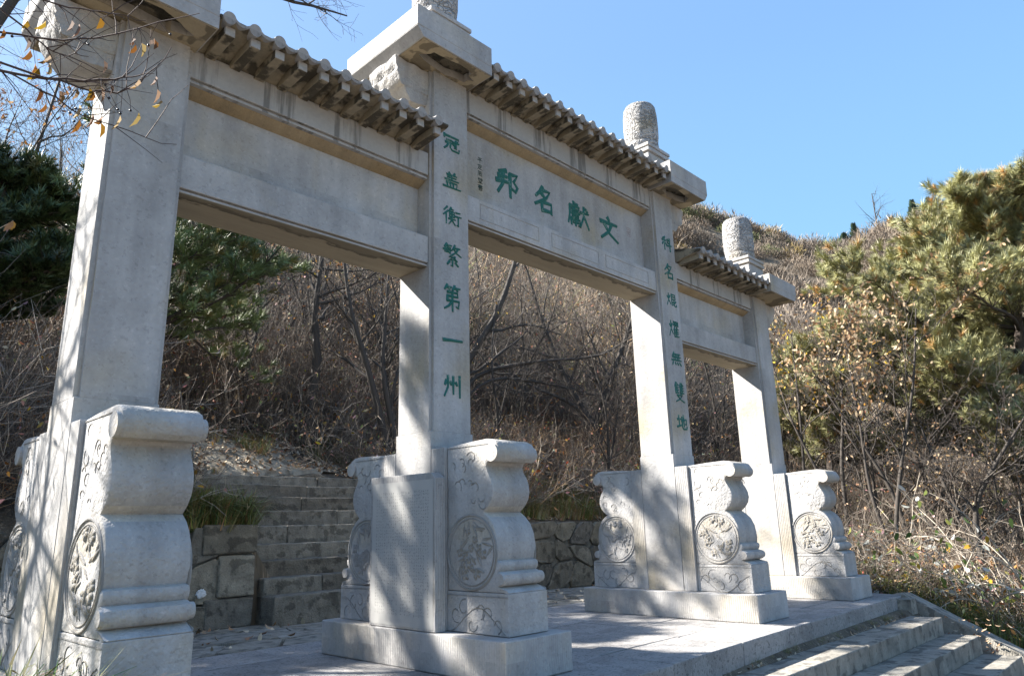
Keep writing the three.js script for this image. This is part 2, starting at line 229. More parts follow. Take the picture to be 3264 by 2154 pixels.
function glyph(strokes, x0, x1, y1, y0, z, w) { // x0..x1, top y1 to bottom y0, on the plane z; w is the brush width on the 100 square
  const out = []; w *= Math.min(1, Math.pow(9 / strokes.length, .45));
  strokes.forEach((st, k) => {
    const P = st.map(([a, b]) => new THREE.Vector2(x0 + (x1 - x0) * a / 100, y1 + (y0 - y1) * b / 100)), W = w * Math.min(x1 - x0, y1 - y0) / 100 * (st.length === 2 && P[0].distanceTo(P[1]) < .22 * (x1 - x0) ? 1.1 : .95);
    const L = [], Rr = [], n = P.length;
    for (let i = 0; i < n; i++) {
      const d = P[Math.min(i + 1, n - 1)].clone().sub(P[Math.max(i - 1, 0)]).normalize(), nn = new THREE.Vector2(-d.y, d.x), hw = W * (i === 0 ? .62 : i === n - 1 ? .5 : .46);
      const q = P[i].clone(); if (i === 0) q.addScaledVector(d, -W * .22); if (i === n - 1) q.addScaledVector(d, W * .22);
      L.push(q.clone().addScaledVector(nn, hw)); Rr.push(q.clone().addScaledVector(nn, -hw * (i === n - 1 ? .6 : 1)));
    }
    const z0 = z + .0012, zr = z + Math.min(.012, W * .38) + .0003 * k, pos = [], tri = (a, b, c) => pos.push(...a, ...b, ...c), p3 = (q, h) => [q.x, q.y, h];
    for (let i = 0; i < n - 1; i++) { // two sloping faces either side of the stroke's spine
      const m0 = L[i].clone().lerp(Rr[i], .5), m1 = L[i + 1].clone().lerp(Rr[i + 1], .5), a = p3(L[i], z0), b2 = p3(L[i + 1], z0), m = p3(m0, zr), mm = p3(m1, zr), e = p3(Rr[i], z0), f = p3(Rr[i + 1], z0);
      tri(a, m, b2); tri(b2, m, mm); tri(m, e, mm); tri(mm, e, f);
      if (i === 0) tri(a, e, m); if (i === n - 2) tri(b2, mm, f);
    }
    const g = new THREE.BufferGeometry(); g.setAttribute('position', new THREE.Float32BufferAttribute(pos, 3)); g.computeVertexNormals();
    out.push(boxUV(g));
  });
  return merge(out);
}
// pillars: plain foot, then a shaft with stepped corners
PILLARS.forEach((cx, k) => {
  const top = CAPB[k] - .002, a = PX, b = PD, n = .032;
  const shaft = alongY([[-a + n, b], [-a + n, b - n], [-a, b - n], [-a, -b + n], [-a + n, -b + n], [-a + n, -b], [a - n, -b], [a - n, -b + n], [a, -b + n], [a, b - n], [a - n, b - n], [a - n, b]].reverse(), 1.96, top, .004);
  const p = part('pillar', boxUV(merge([shaft, box(-a, a, HB + .002, 1.962, -b, b, .006)]), 1, k * .31, k * .17), M.stone); p.position.x = cx;
  const write = (list, xs, ys) => list.forEach((g, i) => mesh(p, 'carved_character', glyph(GLYPH[g], xs[0] - cx, xs[1] - cx, ys[i][0], ys[i][1], PD, g === 'one' ? 16 : 13.5), M.paint));
  if (k === 1) write(['crown', 'cover', 'weigh', 'many', 'order', 'one', 'land'], [-2.117, -1.868], [[5.03, 4.815], [4.585, 4.395], [4.205, 4.0], [3.81, 3.575], [3.385, 3.12], [2.945, 2.725], [2.51, 2.285]]);
  if (k === 2) write(['exam', 'name', 'bright', 'shine', 'without', 'pair', 'earth'], [1.9, 2.15], [[5.02, 4.81], [4.61, 4.39], [4.18, 3.99], [3.79, 3.555], [3.345, 3.145], [2.93, 2.66], [2.5, 2.285]]);
});
// beams, panels, eaves of the three bays
const BAYS = [[-4.84 + PX, -2 - PX, 3.53, 3.832, 4.457, 4.725, -4.552, -2.331], [-2 + PX, 2 - PX, 4.131, 4.444, 5.385, 5.69, -1.722, 1.722], [2 + PX, 4.84 - PX, 3.53, 3.826, 4.457, 4.725, 2.337, 4.558]];
const tileGeo = boxUV(merge([new THREE.CylinderGeometry(.045, .045, .5, 18).rotateX(Math.PI / 2), new THREE.CylinderGeometry(.048, .048, .02, 18).rotateX(Math.PI / 2).translate(0, 0, .242)]));
const panGeo = (() => { const o = [], m = 9; for (let i = 0; i <= m; i++) { const t = -1 + 2 * i / m; o.push([t * .085, .05 * t * t - .028]); } for (let i = m; i >= 0; i--) { const t = -1 + 2 * i / m; o.push([t * .085, .05 * t * t - .006]); } return boxUV(solid(o, .5, 0)); })();
const rafterGeos = [0, 1, 2].map((k) => boxUV(roughen(new RoundedBoxGeometry(.082, .08, .36, 3, .008), .004, 14, k * 3.1), 1, k * .4, k * .23));
const rafterEndGeos = [0, 1, 2].map((k) => boxUV(new RoundedBoxGeometry(.078, .076, .03, 2, .006), 1, k * .3, k * .11));
BAYS.forEach(([x0, x1, ys, yt, yu, yT, e0, e1], k) => {
  const zf = .209, zb = -.251, g = .002;
  const lintel = part('lintel', merge([box(x0 + g, x1 - g, ys + .035, yt, zb, zf, .006), box(x0 + g, x1 - g, ys + .018, ys + .036, zb + .035, zf - .034, 0), box(x0 + g, x1 - g, ys + .004, ys + .02, zb + .012, zf - .012, .004)]), M.stone);
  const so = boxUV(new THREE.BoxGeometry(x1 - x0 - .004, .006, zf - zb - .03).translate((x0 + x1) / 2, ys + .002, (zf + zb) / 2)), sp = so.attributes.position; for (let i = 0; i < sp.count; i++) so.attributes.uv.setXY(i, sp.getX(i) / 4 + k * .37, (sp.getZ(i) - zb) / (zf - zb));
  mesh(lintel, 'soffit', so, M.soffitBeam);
  if (k === 1) for (const [a, b] of [[-1.56, -.64], [-.42, .47], [.61, 1.56]]) {
    mesh(lintel, 'inset_frame', merge([box(a, b, 4.392, 4.399, zf - .004, zf + .004, 0), box(a, b, 4.226, 4.233, zf - .004, zf + .004, 0), box(a, a + .007, 4.2335, 4.3915, zf - .004, zf + .004, 0), box(b - .007, b, 4.2335, 4.3915, zf - .004, zf + .004, 0)]), M.carved);
  }
  const panel = part('inscription_panel', box(x0 + g, x1 - g, yt + .001, yu - .001, -.08, .045, 0), M.stone);
  if (k === 1) {
    ['country', 'name', 'offer', 'letters'].forEach((c, i) => { const [a, b] = [[-1.155, -.77], [-.525, -.148], [.099, .523], [.748, 1.154]][i]; mesh(panel, 'carved_character', glyph(GLYPH[c], a, b, 5.06, 4.73, .045, 17.5), M.paint); });
    ['level', 'settle', 'around', 'jade', 'book'].forEach((c, i) => mesh(panel, 'small_character', glyph(GLYPH[c], -1.435, -1.355, 5.065 - i * .083, 4.995 - i * .083, .045, 11), M.ink));
    mesh(panel, 'seal_mark', merge([glyph([[[6, 6], [94, 6]], [[94, 6], [94, 94]], [[94, 94], [6, 94]], [[6, 94], [6, 6]], [[30, 24], [30, 78]], [[30, 24], [70, 24], [70, 50]], [[46, 40], [46, 80]], [[62, 60], [62, 84]], [[20, 52], [80, 50]]], 1.37, 1.465, 5.05, 4.91, .045, 6)]), M.sealPaint);
  }
  // upper beam with its cove moulding
  part('upper_beam', merge([box(x0 + g, x1 - g, yu + .024, yT - .004, zb, zf, .006), box(x0 + g, x1 - g, yu + .008, yu + .0235, zb + .04, zf - .03, 0), box(x0 + g, x1 - g, yu - .014, yu + .0075, zb + .03, zf - .014, .005)]), M.fascia);
  part('cove_moulding', boxUV(toCreasedNormals(alongX([[.046, yu - .07], [.068, yu - .062], [.098, yu - .05], [.13, yu - .034], [.155, yu - .0145], [.046, yu - .0145]], x0 + g, x1 - g), .6), 1, k * .3, k * .5), M.cove);
  // eave: core slab, rafters, pan and barrel tiles
  const roof = part('eave_roof', boxUV(alongX([[.2, yT], [.3, yT + .045], [.575, yT + .078], [.6, yT + .09], [.6, yT + .108], [.1, yT + .245], [-.1, yT + .245], [-.6, yT + .108], [-.6, yT + .09], [-.3, yT + .045], [-.2, yT]], e0 + .002, e1 - .002)), M.eave);
  const n = Math.round((e1 - e0 - .12) / .2135), r = rngOf(50 + k);
  for (let i = 0; i <= n; i++) {
    const x = e0 + .10 + i * (e1 - e0 - .2) / n, ra = mesh(roof, 'rafter', rafterGeos[(i * 2 + k) % 3], M.eave); ra.position.set(x, yT + .02 + .004 * (r() - .5), .375); ra.rotation.x = -.05;
    const en = mesh(ra, 'rafter_end', rafterEndGeos[i % 3], M.stone); en.position.set(0, 0, .169);
    const t = mesh(roof, 'barrel_tile', tileGeo, M.tile); t.position.set(x - .035, yT + .138 + .005 * (r() - .5), .37); t.rotation.x = .17;
    if (i < n) { const q = mesh(roof, 'pan_tile', panGeo, M.tile); q.position.set(x - .035 + (e1 - e0 - .2) / n / 2, yT + .178, .125); q.rotation.x = .17; }
  }
});
// capping slabs, their corbels, plinths and cloud finials
PILLARS.forEach((cx, k) => {
  const o = OUT[k], inner = [4.554, 1.726, 1.726, 4.56][k], X = (v) => o * v, r = rngOf(70 + k), y0 = CAPB[k], y1 = CAPT[k];
  const zA = -.6, zB = .6, inn = X(inner), far = X(inner + .985);
  const lo = Math.min(inn, far), hi = Math.max(inn, far), slab = [];
  slab.push(box(lo, hi, y0 + .1, y1, zA, zB, .008));
  const bite = [], ct = 18, bx = cx + o * .155; // broken-out patch in the underside, in front of the pillar
  for (let i = 0; i < ct; i++) { const a = i / ct * Math.PI * 2, q = .72 + .4 * r(); bite.push([bx + Math.cos(a) * .34 * q, .40 + Math.sin(a) * .125 * q]); }
  const outer = X(inner + .985 - .075), l2 = Math.min(inn, outer), h2 = Math.max(inn, outer);
  slab.push(boxUV(alongY([[l2, zA + .004], [l2, zB - .003], [h2, zB - .003], [h2, zA + .004]].reverse(), y0, y0 + .101, 0, k < 3 ? [bite] : [])));
  const wedge = [[outer, y0], [far - o * .003, y0 + .095], [far - o * .003, y0 + .101], [outer, y0 + .101]]; // sloped outer edge
  slab.push(boxUV(solid(o > 0 ? wedge : wedge.slice().reverse(), zB - zA - .012, 0).translate(0, 0, zA + .006)));
  const cap = part('capping_slab', merge(slab), M.stone);
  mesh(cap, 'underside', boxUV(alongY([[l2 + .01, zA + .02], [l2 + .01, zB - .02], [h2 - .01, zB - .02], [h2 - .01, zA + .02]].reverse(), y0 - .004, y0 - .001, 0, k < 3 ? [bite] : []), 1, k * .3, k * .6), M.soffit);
  if (k < 3) mesh(cap, 'broken_core', boxUV(alongY(bite.map(([x, z]) => [bx + (x - bx) * 1.03, .4 + (z - .4) * 1.03]).reverse(), y0 + .085, y0 + .0995, 0), 1.5), M.broken);
  // corbel stone under the outer overhang, worn round
  const cg = new THREE.BoxGeometry(.42, .42, .44, 14, 14, 14), p = cg.attributes.position;
  for (let i = 0; i < p.count; i++) {
    let x = p.getX(i), y = p.getY(i), z = p.getZ(i); const t = (y + .21) / .42, drop = 1 - .52 * (1 - t) * (1 - t);
    x = -.21 + (x + .21) * drop * (t > .68 && t < .76 ? .96 : 1); z *= .72 + .28 * drop; const q = Math.hypot(x / .3, z / .3); y += t < .3 ? .05 * q : 0; p.setXYZ(i, x, y, z);
  }
  roughen(cg, .011, 17, k * 2.2); const c = part('corbel', boxUV(cg, 1.3, k * .2), M.carved);
  c.rotation.y = o < 0 ? Math.PI : 0; c.position.set(cx + o * (PX + .208), y0 - .225, -.02);
  const plinth = part('plinth', merge([box(cx - .262, cx + .262, y1 + .001, y1 + .26, -.262, .262, .006), box(cx - .252, cx + .252, y1 + .2605, y1 + .285, -.252, .252, 0), box(cx - .285, cx + .285, y1 + .2855, y1 + .335, -.285, .285, .008), box(cx - .268, cx + .268, y1 + .3355, y1 + .365, -.268, .268, 0), box(cx - .285, cx + .285, y1 + .3655, y1 + .415, -.285, .285, .008)]), M.stone);
  const b0 = y1 + .416, prof = [[.001, 0], [.225, 0], [.24, .015], [.246, .09], [.24, .125], [.228, .135], [.24, .15], [.252, .25], [.256, .42], [.25, .6], [.236, .72], [.214, .762], [.16, .785], [.001, .795]].map(([a, b]) => new THREE.Vector2(a, b));
  const fg = new THREE.LatheGeometry(prof, 56), fu = fg.attributes.uv, fp = fg.attributes.position; for (let i = 0; i < fu.count; i++) fu.setXY(i, fu.getX(i) * 2, fp.getY(i) * 1.6);
  const f = mesh(gate, 'cloud_finial', fg, M.finial); f.position.set(cx, b0, 0); f.rotation.y = k * 1.9;
});
// plinth blocks and drum stones at the pillar feet
const FRONT = [[.436, .618], [1.145, .618], [1.147, .622], [1.10, .645], [1.045, .664], [1.09, .675], [1.112, .70], [1.117, .728], [1.108, .757], [1.075, .77], [1.044, .778], [1.062, .80], [1.066, .829], [1.056, .85], [1.02, .86], [1.029, .889], [1.043, .971], [1.029, 1.063], [.992, 1.141], [.94, 1.195], [.88, 1.235], [.937, 1.278], [.979, 1.334], [.995, 1.397], [.987, 1.46], [.964, 1.514], [.933, 1.559], [.92, 1.602], [.935, 1.632], [.978, 1.641], [1.03, 1.635], [1.064, 1.662], [1.077, 1.704], [1.071, 1.745], [1.04, 1.792], [.985, 1.818], [.92, 1.826], [.7, 1.818], [.436, 1.80]];
const curl = (t, cx, cy, r, a0, turn, w, x) => { const pts = [], n = 9; for (let i = 0; i <= n; i++) { const q = i / n, a = a0 + turn * q, rr = r * (1 - .55 * q); pts.push(V(x, cy + Math.sin(a) * rr, cx + Math.cos(a) * rr)); } t.push(new THREE.TubeGeometry(new THREE.CatmullRomCurve3(pts), 10, w, 4)); };
function drumCarving(seed, s) { // raised work on one cheek (x = s * .2236): ring, flowers, clouds, foot scroll
  const r = rngOf(seed), x = s * .2236, ring = [], flowers = [], clouds = [], foot = [];
  ring.push(new THREE.TorusGeometry(.292, .010, 6, 48).rotateY(Math.PI / 2).translate(x, .925, .735), new THREE.TorusGeometry(.262, .006, 6, 48).rotateY(Math.PI / 2).translate(x, .925, .735));
  for (let i = 0; i < 34; i++) {
    const a = r() * 6.28, q = Math.sqrt(r()) * .225, cz = .735 + Math.cos(a) * q, cy = .925 + Math.sin(a) * q, pet = 4 + Math.floor(r() * 2), s0 = .017 + .012 * r();
    if (i % 3 === 0) for (let k = 0; k < pet; k++) { const b = k / pet * 6.28 + r(); flowers.push(new THREE.IcosahedronGeometry(s0, 1).scale(.55, 1, .75).translate(0, s0 * .9, 0).rotateX(b).translate(x, cy, cz)); }
    else { const b = r() * 6.28; flowers.push(new THREE.IcosahedronGeometry(s0, 1).scale(.4, .55, 2.2 + r()).rotateX(b).translate(x, cy, cz)); }
  }
  for (let i = 0; i < 13; i++) curl(clouds, .50 + .42 * r(), 1.30 + .44 * r(), .03 + .035 * r(), r() * 6, (r() > .5 ? 1 : -1) * (2.4 + 2 * r()), .0045, x);
  for (let i = 0; i < 6; i++) curl(foot, .50 + .56 * (i + .5) / 6, .44 + .07 * Math.sin(i * 2.3), .06 + .02 * r(), r() * 6, (i % 2 ? 1 : -1) * 4.5, .005, x);
  const bar = []; for (let i = 0; i <= 12; i++) bar.push(V(x, .40 + .10 * Math.sin(i * .45 + seed), .47 + .64 * i / 12)); foot.push(new THREE.TubeGeometry(new THREE.CatmullRomCurve3(bar), 24, .005, 4), new THREE.BoxGeometry(.008, .006, .7).translate(x, .588, .79), new THREE.BoxGeometry(.008, .006, .5).translate(x, 1.782, .70));
  return { medallion_ring: merge(ring), flower_relief: merge(flowers), cloud_relief: merge(clouds), foot_scroll: merge(foot) };
}
const carvA = [drumCarving(5, -1), drumCarving(9, 1)], carvB = [drumCarving(21, -1), drumCarving(33, 1)];
const drumBody = boxUV(toCreasedNormals(alongX(FRONT, -.2236, .2236, .018), .7)), plate = box(-.2525, .2525, HB + .003, 1.80, PD + .004, .434, .006), foot = box(-.2236, .2236, HB + .003, .617, .4345, 1.147, .008);
const [lowRoll, topRoll] = [new THREE.CylinderGeometry(.044, .044, .475, 18).rotateZ(Math.PI / 2).translate(0, .722, 1.068), new THREE.CylinderGeometry(.072, .066, .49, 22).rotateZ(Math.PI / 2).translate(0, 1.705, 1.003)].map((g) => boxUV(g));
PILLARS.forEach((cx, k) => {
  const b = part('base_block', boxUV(roughen(new RoundedBoxGeometry(.756, HB, 2.48, 3, .014), .003, 9, k), 1, k * .4, 0), M.chisel); b.position.set(cx, HB / 2, .018);
  for (const s of [1, -1]) {
    const d = part('drum_stone', drumBody, M.carved); d.position.x = cx; if (s < 0) d.rotation.y = Math.PI;
    mesh(d, 'side_plate', plate, M.chisel); mesh(d, 'foot_block', foot, M.carved); mesh(d, 'lower_roll', lowRoll, M.carved); mesh(d, 'top_roll', topRoll, M.carved);
    (k % 2 ? carvA : carvB).forEach((c) => { for (const n of Object.keys(c)) mesh(d, n, c[n], M.carved); });
  }
});
// inscribed slab leaning on the second pillar
{
  const steleText = (() => { // rows of small worn characters
    const r = rngOf(77), W = 1024, H = 1536, c = document.createElement('canvas'); c.width = W; c.height = H; const x = c.getContext('2d'); x.fillStyle = '#fff'; x.fillRect(0, 0, W, H); x.strokeStyle = '#555'; x.lineWidth = 3;
    for (let i = 0; i < 25; i++) for (let j = 0; j < 39; j++) { if (r() < .08 || (i % 6 === 5 && j > 12 + 20 * r())) continue; const px = 70 + i * 36, py = 110 + j * 34; x.globalAlpha = .35 + .6 * r(); for (let s = 0; s < 5; s++) { x.beginPath(); const a = px + r() * 18, b = py + r() * 20; x.moveTo(a, b); if (r() < .5) x.lineTo(a + 6 + 8 * r(), b + 2 * (r() - .5)); else x.lineTo(a + 5 * (r() - .5), b + 5 + 9 * r()); x.stroke(); } }
    const t = new THREE.CanvasTexture(c); return t;
  })();
  const st = thing('inscribed_slab', 'upright stone slab with rows of small writing against a gateway pillar', 'stone tablet');
  st.position.set(-2.318, HB + .004, 0);
  mesh(st, 'slab', boxUV(alongX([[-.452, 0], [.458, 0], [.458, 1.225], [.40, 1.275], [-.47, 1.28]], -.055, .055, .006), 1, .3, .5), M.chisel);
  const fg = new THREE.PlaneGeometry(.86, 1.2).rotateY(-Math.PI / 2).translate(-.0575, .62, 0);
  mesh(st, 'writing', fg, MS({ map: steleText, bumpMap: steleText, bumpScale: .004, color: new THREE.Color(.43, .42, .40), roughness: .85 }));
}

// ---------- terrain ----------
const CX = -6.3757, CZ = 5.2335, nzA = tileNoise(300, 64), nzB = tileNoise(310, 64), field = (x, z, s) => nzA(x / 64 / s + .5, z / 64 / s + .5) + .5 * nzB(x / 32 / s + .3, z / 32 / s + .1) - .75;
const SKYLINE = [[-180, 0], [-70, 3], [-30, 8], [0, 13], [8, 16.5], [15, 19], [25, 21.2], [40, 23.3], [52, 24.2], [60, 23.5], [63.5, 22.2], [66.4, 21], [71, 19.2], [75, 19.2], [79, 19.4], [86, 18.5], [100, 13], [130, 4], [180, 0]];
function elev(az) { let k = 0; while (k < SKYLINE.length - 2 && az > SKYLINE[k + 1][0]) k++; const a = SKYLINE[k], b = SKYLINE[k + 1]; return lerp(a[1], b[1], sstep(a[0], b[0], az) * .5 + .5 * (az - a[0]) / (b[0] - a[0])); }
function ground(x, z) {
  const r = Math.hypot(x - CX, z - CZ), az = Math.atan2(x - CX, CZ - z) * 180 / Math.PI, bump = .22 * field(x, z, 1.5);
  const back = 1.16 + .42 * Math.max(0, -4.2 - z) + bump * sstep(-4.6, -6, z);
  const right = z < 1.5 ? -.35 + .3 * (1.5 - z) : Math.max(-1.25, -.35 - .42 * (z - 1.5)), left = z < .5 ? -.06 + .29 * (.5 - z) : Math.max(-1.2, -.06 - .16 * (z - .5));
  const front = z < 1.75 ? -.18 : Math.max(-1.3, -.3 - .56 * (z - 1.7));
  let h;
  if (z < -4.2) h = Math.abs(x) < 1.74 && z > -6.35 ? Math.max(-.2, .735 * (-3.3 - z) - .42) : back;
  else { h = z > -4.12 ? front : Math.abs(x) < 1.74 ? -.2 : 1.0; h = lerp(h, right + bump * .6, sstep(5.95, 7.1, x)); h = lerp(h, left + bump * .5, sstep(-5.9, -6.5, x)); }
  const w = sstep(17, 46, r) * sstep(150, 105, Math.abs(az - 30));
  if (w > 0) { const hill = 1.1 + Math.tan(elev(az) * Math.PI / 180) * Math.min(r, 112 + (r - 112) * .45) * lerp(.80 + .2 * sstep(35, 100, r), .42 + .58 * sstep(30, 104, r), sstep(50, 60, az)) - Math.max(0, r - 125) * .28 + 2.2 * field(x, z, 14) * sstep(30, 80, r); h = lerp(h, hill, w); }
  return h;
}
{
  const axis = (list) => { const o = []; for (const [a, b, s] of list) for (let v = a; v < b - 1e-6; v += s) o.push(v); o.push(list[list.length - 1][1]); return o; };
  const xs = axis([[-300, -40, 8], [-40, -12, 1.5], [-12, -1.76, .4], [-1.76, -1.74, .02], [-1.74, 1.74, .58], [1.74, 1.76, .02], [1.76, 18, .4], [18, 50, 1.4], [50, 330, 5]]), zs = axis([[-300, -60, 6], [-60, -22, 1.4], [-22, -6.37, .4], [-6.37, -6.33, .02], [-6.33, -4.21, .3], [-4.21, -4.19, .01], [-4.19, -4.13, .06], [-4.13, -4.11, .02], [-4.11, 8, .36], [8, 40, 2], [40, 300, 12]]);
  const p = [], uv = [], id = [], nx = xs.length;
  for (const z of zs) for (const x of xs) { p.push(x, ground(x, z), z); uv.push(x, z); }
  for (let j = 0; j < zs.length - 1; j++) for (let i = 0; i < nx - 1; i++) { const a = j * nx + i; id.push(a, a + nx, a + 1, a + 1, a + nx, a + nx + 1); }
  const g = new THREE.BufferGeometry(); g.setAttribute('position', new THREE.Float32BufferAttribute(p, 3)); g.setAttribute('uv', new THREE.Float32BufferAttribute(uv, 2)); g.setIndex(id); g.computeVertexNormals();
  tag(mesh(scene, 'hillside', g, M.soil), 'brown earth hillside rising behind the gateway', 'hillside', null, 'structure');
}
// ---------- platform, front steps, stairs, walls ----------
const edgeZ = (x) => 1.695 - .03 * x;
function stoneBlock(x0, x1, y0, y1, z0, z1, r, amp = .006, bev = .012) { const g = new RoundedBoxGeometry(x1 - x0, y1 - y0, z1 - z0, 3, bev); g.translate((x0 + x1) / 2, (y0 + y1) / 2, (z0 + z1) / 2); roughen(g, amp, 11 + 5 * r(), r() * 20); return boxUV(g, 1, r() * 3, r() * 3); }
{
  const r = rngOf(501), pl = thing('platform_paving', 'worn pale paving slabs of the raised platform under the gateway', 'paving', null, 'structure');
  const rows = [[.98, null], [.22, .98], [-.55, .22], [-1.3, -.55], [-2.0, -1.3]];
  rows.forEach(([z0, z1], k) => {
    for (let x = -5.85 - r() * .4; x < 5.7;) {
      const w = Math.min(1.05 + r() * .75, 5.72 - x < 1.9 ? 5.72 - x : 9), zz = z1 ?? edgeZ(x + w / 2), dy = .006 * (r() - .5);
      const s = mesh(pl, k ? 'paving_slab' : 'edge_stone', stoneBlock(-w / 2 + .004, w / 2 - .004, k ? -.14 : -.232, dy, -(zz - z0) / 2 + .004, (zz - z0) / 2 - .004, r, k ? .003 : .006, k ? .007 : .014), k ? M.paving[Math.floor(r() * 3)] : M.paving[Math.floor(r() * 2)]);
      s.position.set(x + w / 2, 0, (zz + z0) / 2); if (!k) s.rotation.y = .03; x += w; if (x > 5.4) break;
    }
  });
  mesh(pl, 'bedding', boxUV(new THREE.BoxGeometry(11.4, .1, 3.3).translate(0, -.09, -.25)), M.mortar);
  const fs = thing('front_steps', 'broad stone steps leading down in front of the platform', 'steps', null, 'structure');
  for (let k = 1; k <= 6; k++) {
    const y = [0, -.235, -.455, -.675, -.9, -1.12, -1.34][k], z1 = [0, 2.11, 2.51, 2.94, 3.36, 3.78, 4.2][k], z0 = z1 - .52;
    for (let x = -5.5 + r() * .3; x < 5.25;) { const w = Math.min(1.1 + r() * 1.1, 5.32 - x < 2 ? 5.32 - x + (r() - .5) * .16 : 9); const s = mesh(fs, 'step_stone', stoneBlock(-w / 2 + .005, w / 2 - .005, -.225, .004 * (r() - .5), -(z1 - z0) / 2, (z1 - z0) / 2, r, .007, .016), M.step[Math.floor(r() * 2)]); s.position.set(x + w / 2, y, (z0 + z1) / 2 + .012 * (r() - .5)); x += w; if (x > 5) break; }
  }
  const ck = thing('stair_side_stone', 'sloping stone slab edging the far end of the front steps', 'kerb stone', null, 'structure');
  mesh(ck, 'sloping_slab', boxUV(roughen(alongX([[1.38, -.2], [1.38, .0], [1.55, .02], [3.9, -1.2], [3.9, -1.5], [1.9, -.5]], 5.6, 5.95, .014), .004, 7)), M.step[0]);
  mesh(ck, 'corner_stone', stoneBlock(5.36, 5.6, -.3, -.03, 1.42, 1.72, r), M.step[1]);
}
function cells(x0, x1, y0, y1, w, h, r, jit = .28) { // irregular stones filling a rectangle: jittered grid, rows offset
  const nx = Math.max(1, Math.round((x1 - x0) / w)), ny = Math.max(1, Math.round((y1 - y0) / h)), P = [], out = [];
  for (let j = 0; j <= ny; j++) { P.push([]); for (let i = 0; i <= nx; i++) { const e = i === 0 || i === nx, f = j === 0 || j === ny; P[j].push([x0 + (x1 - x0) * (i + (e ? 0 : jit * 2 * (r() - .5) + (j % 2 ? .22 : -.1))) / nx, y0 + (y1 - y0) * (j + (f ? 0 : jit * 2 * (r() - .5))) / ny]); } }
  for (let j = 0; j < ny; j++) for (let i = 0; i < nx; i++) {
    const q = [P[j][i], P[j][i + 1], P[j + 1][i + 1], P[j + 1][i]], c = [0, 1].map((k) => q.reduce((s, v) => s + v[k], 0) / 4), o = [];
    for (let k = 0; k < 4; k++) { const a = q[k], pr = q[(k + 3) % 4], nx_ = q[(k + 1) % 4], t = .12 + .16 * r(), u = .12 + .16 * r(); for (const [b, s] of [[pr, t], [nx_, u]]) { const v = [lerp(a[0], b[0], s), lerp(a[1], b[1], s)], d = Math.hypot(v[0] - c[0], v[1] - c[1]); o.push([lerp(v[0], c[0], .016 / d), lerp(v[1], c[1], .016 / d)]); } }
    out.push(o);
  }
  return out;
}
const rubble = (o, depth, r, amp) => boxUV(roughen(solid(o, depth, 0, .014), amp, 9, r() * 30), 1, r() * 3, r() * 3);
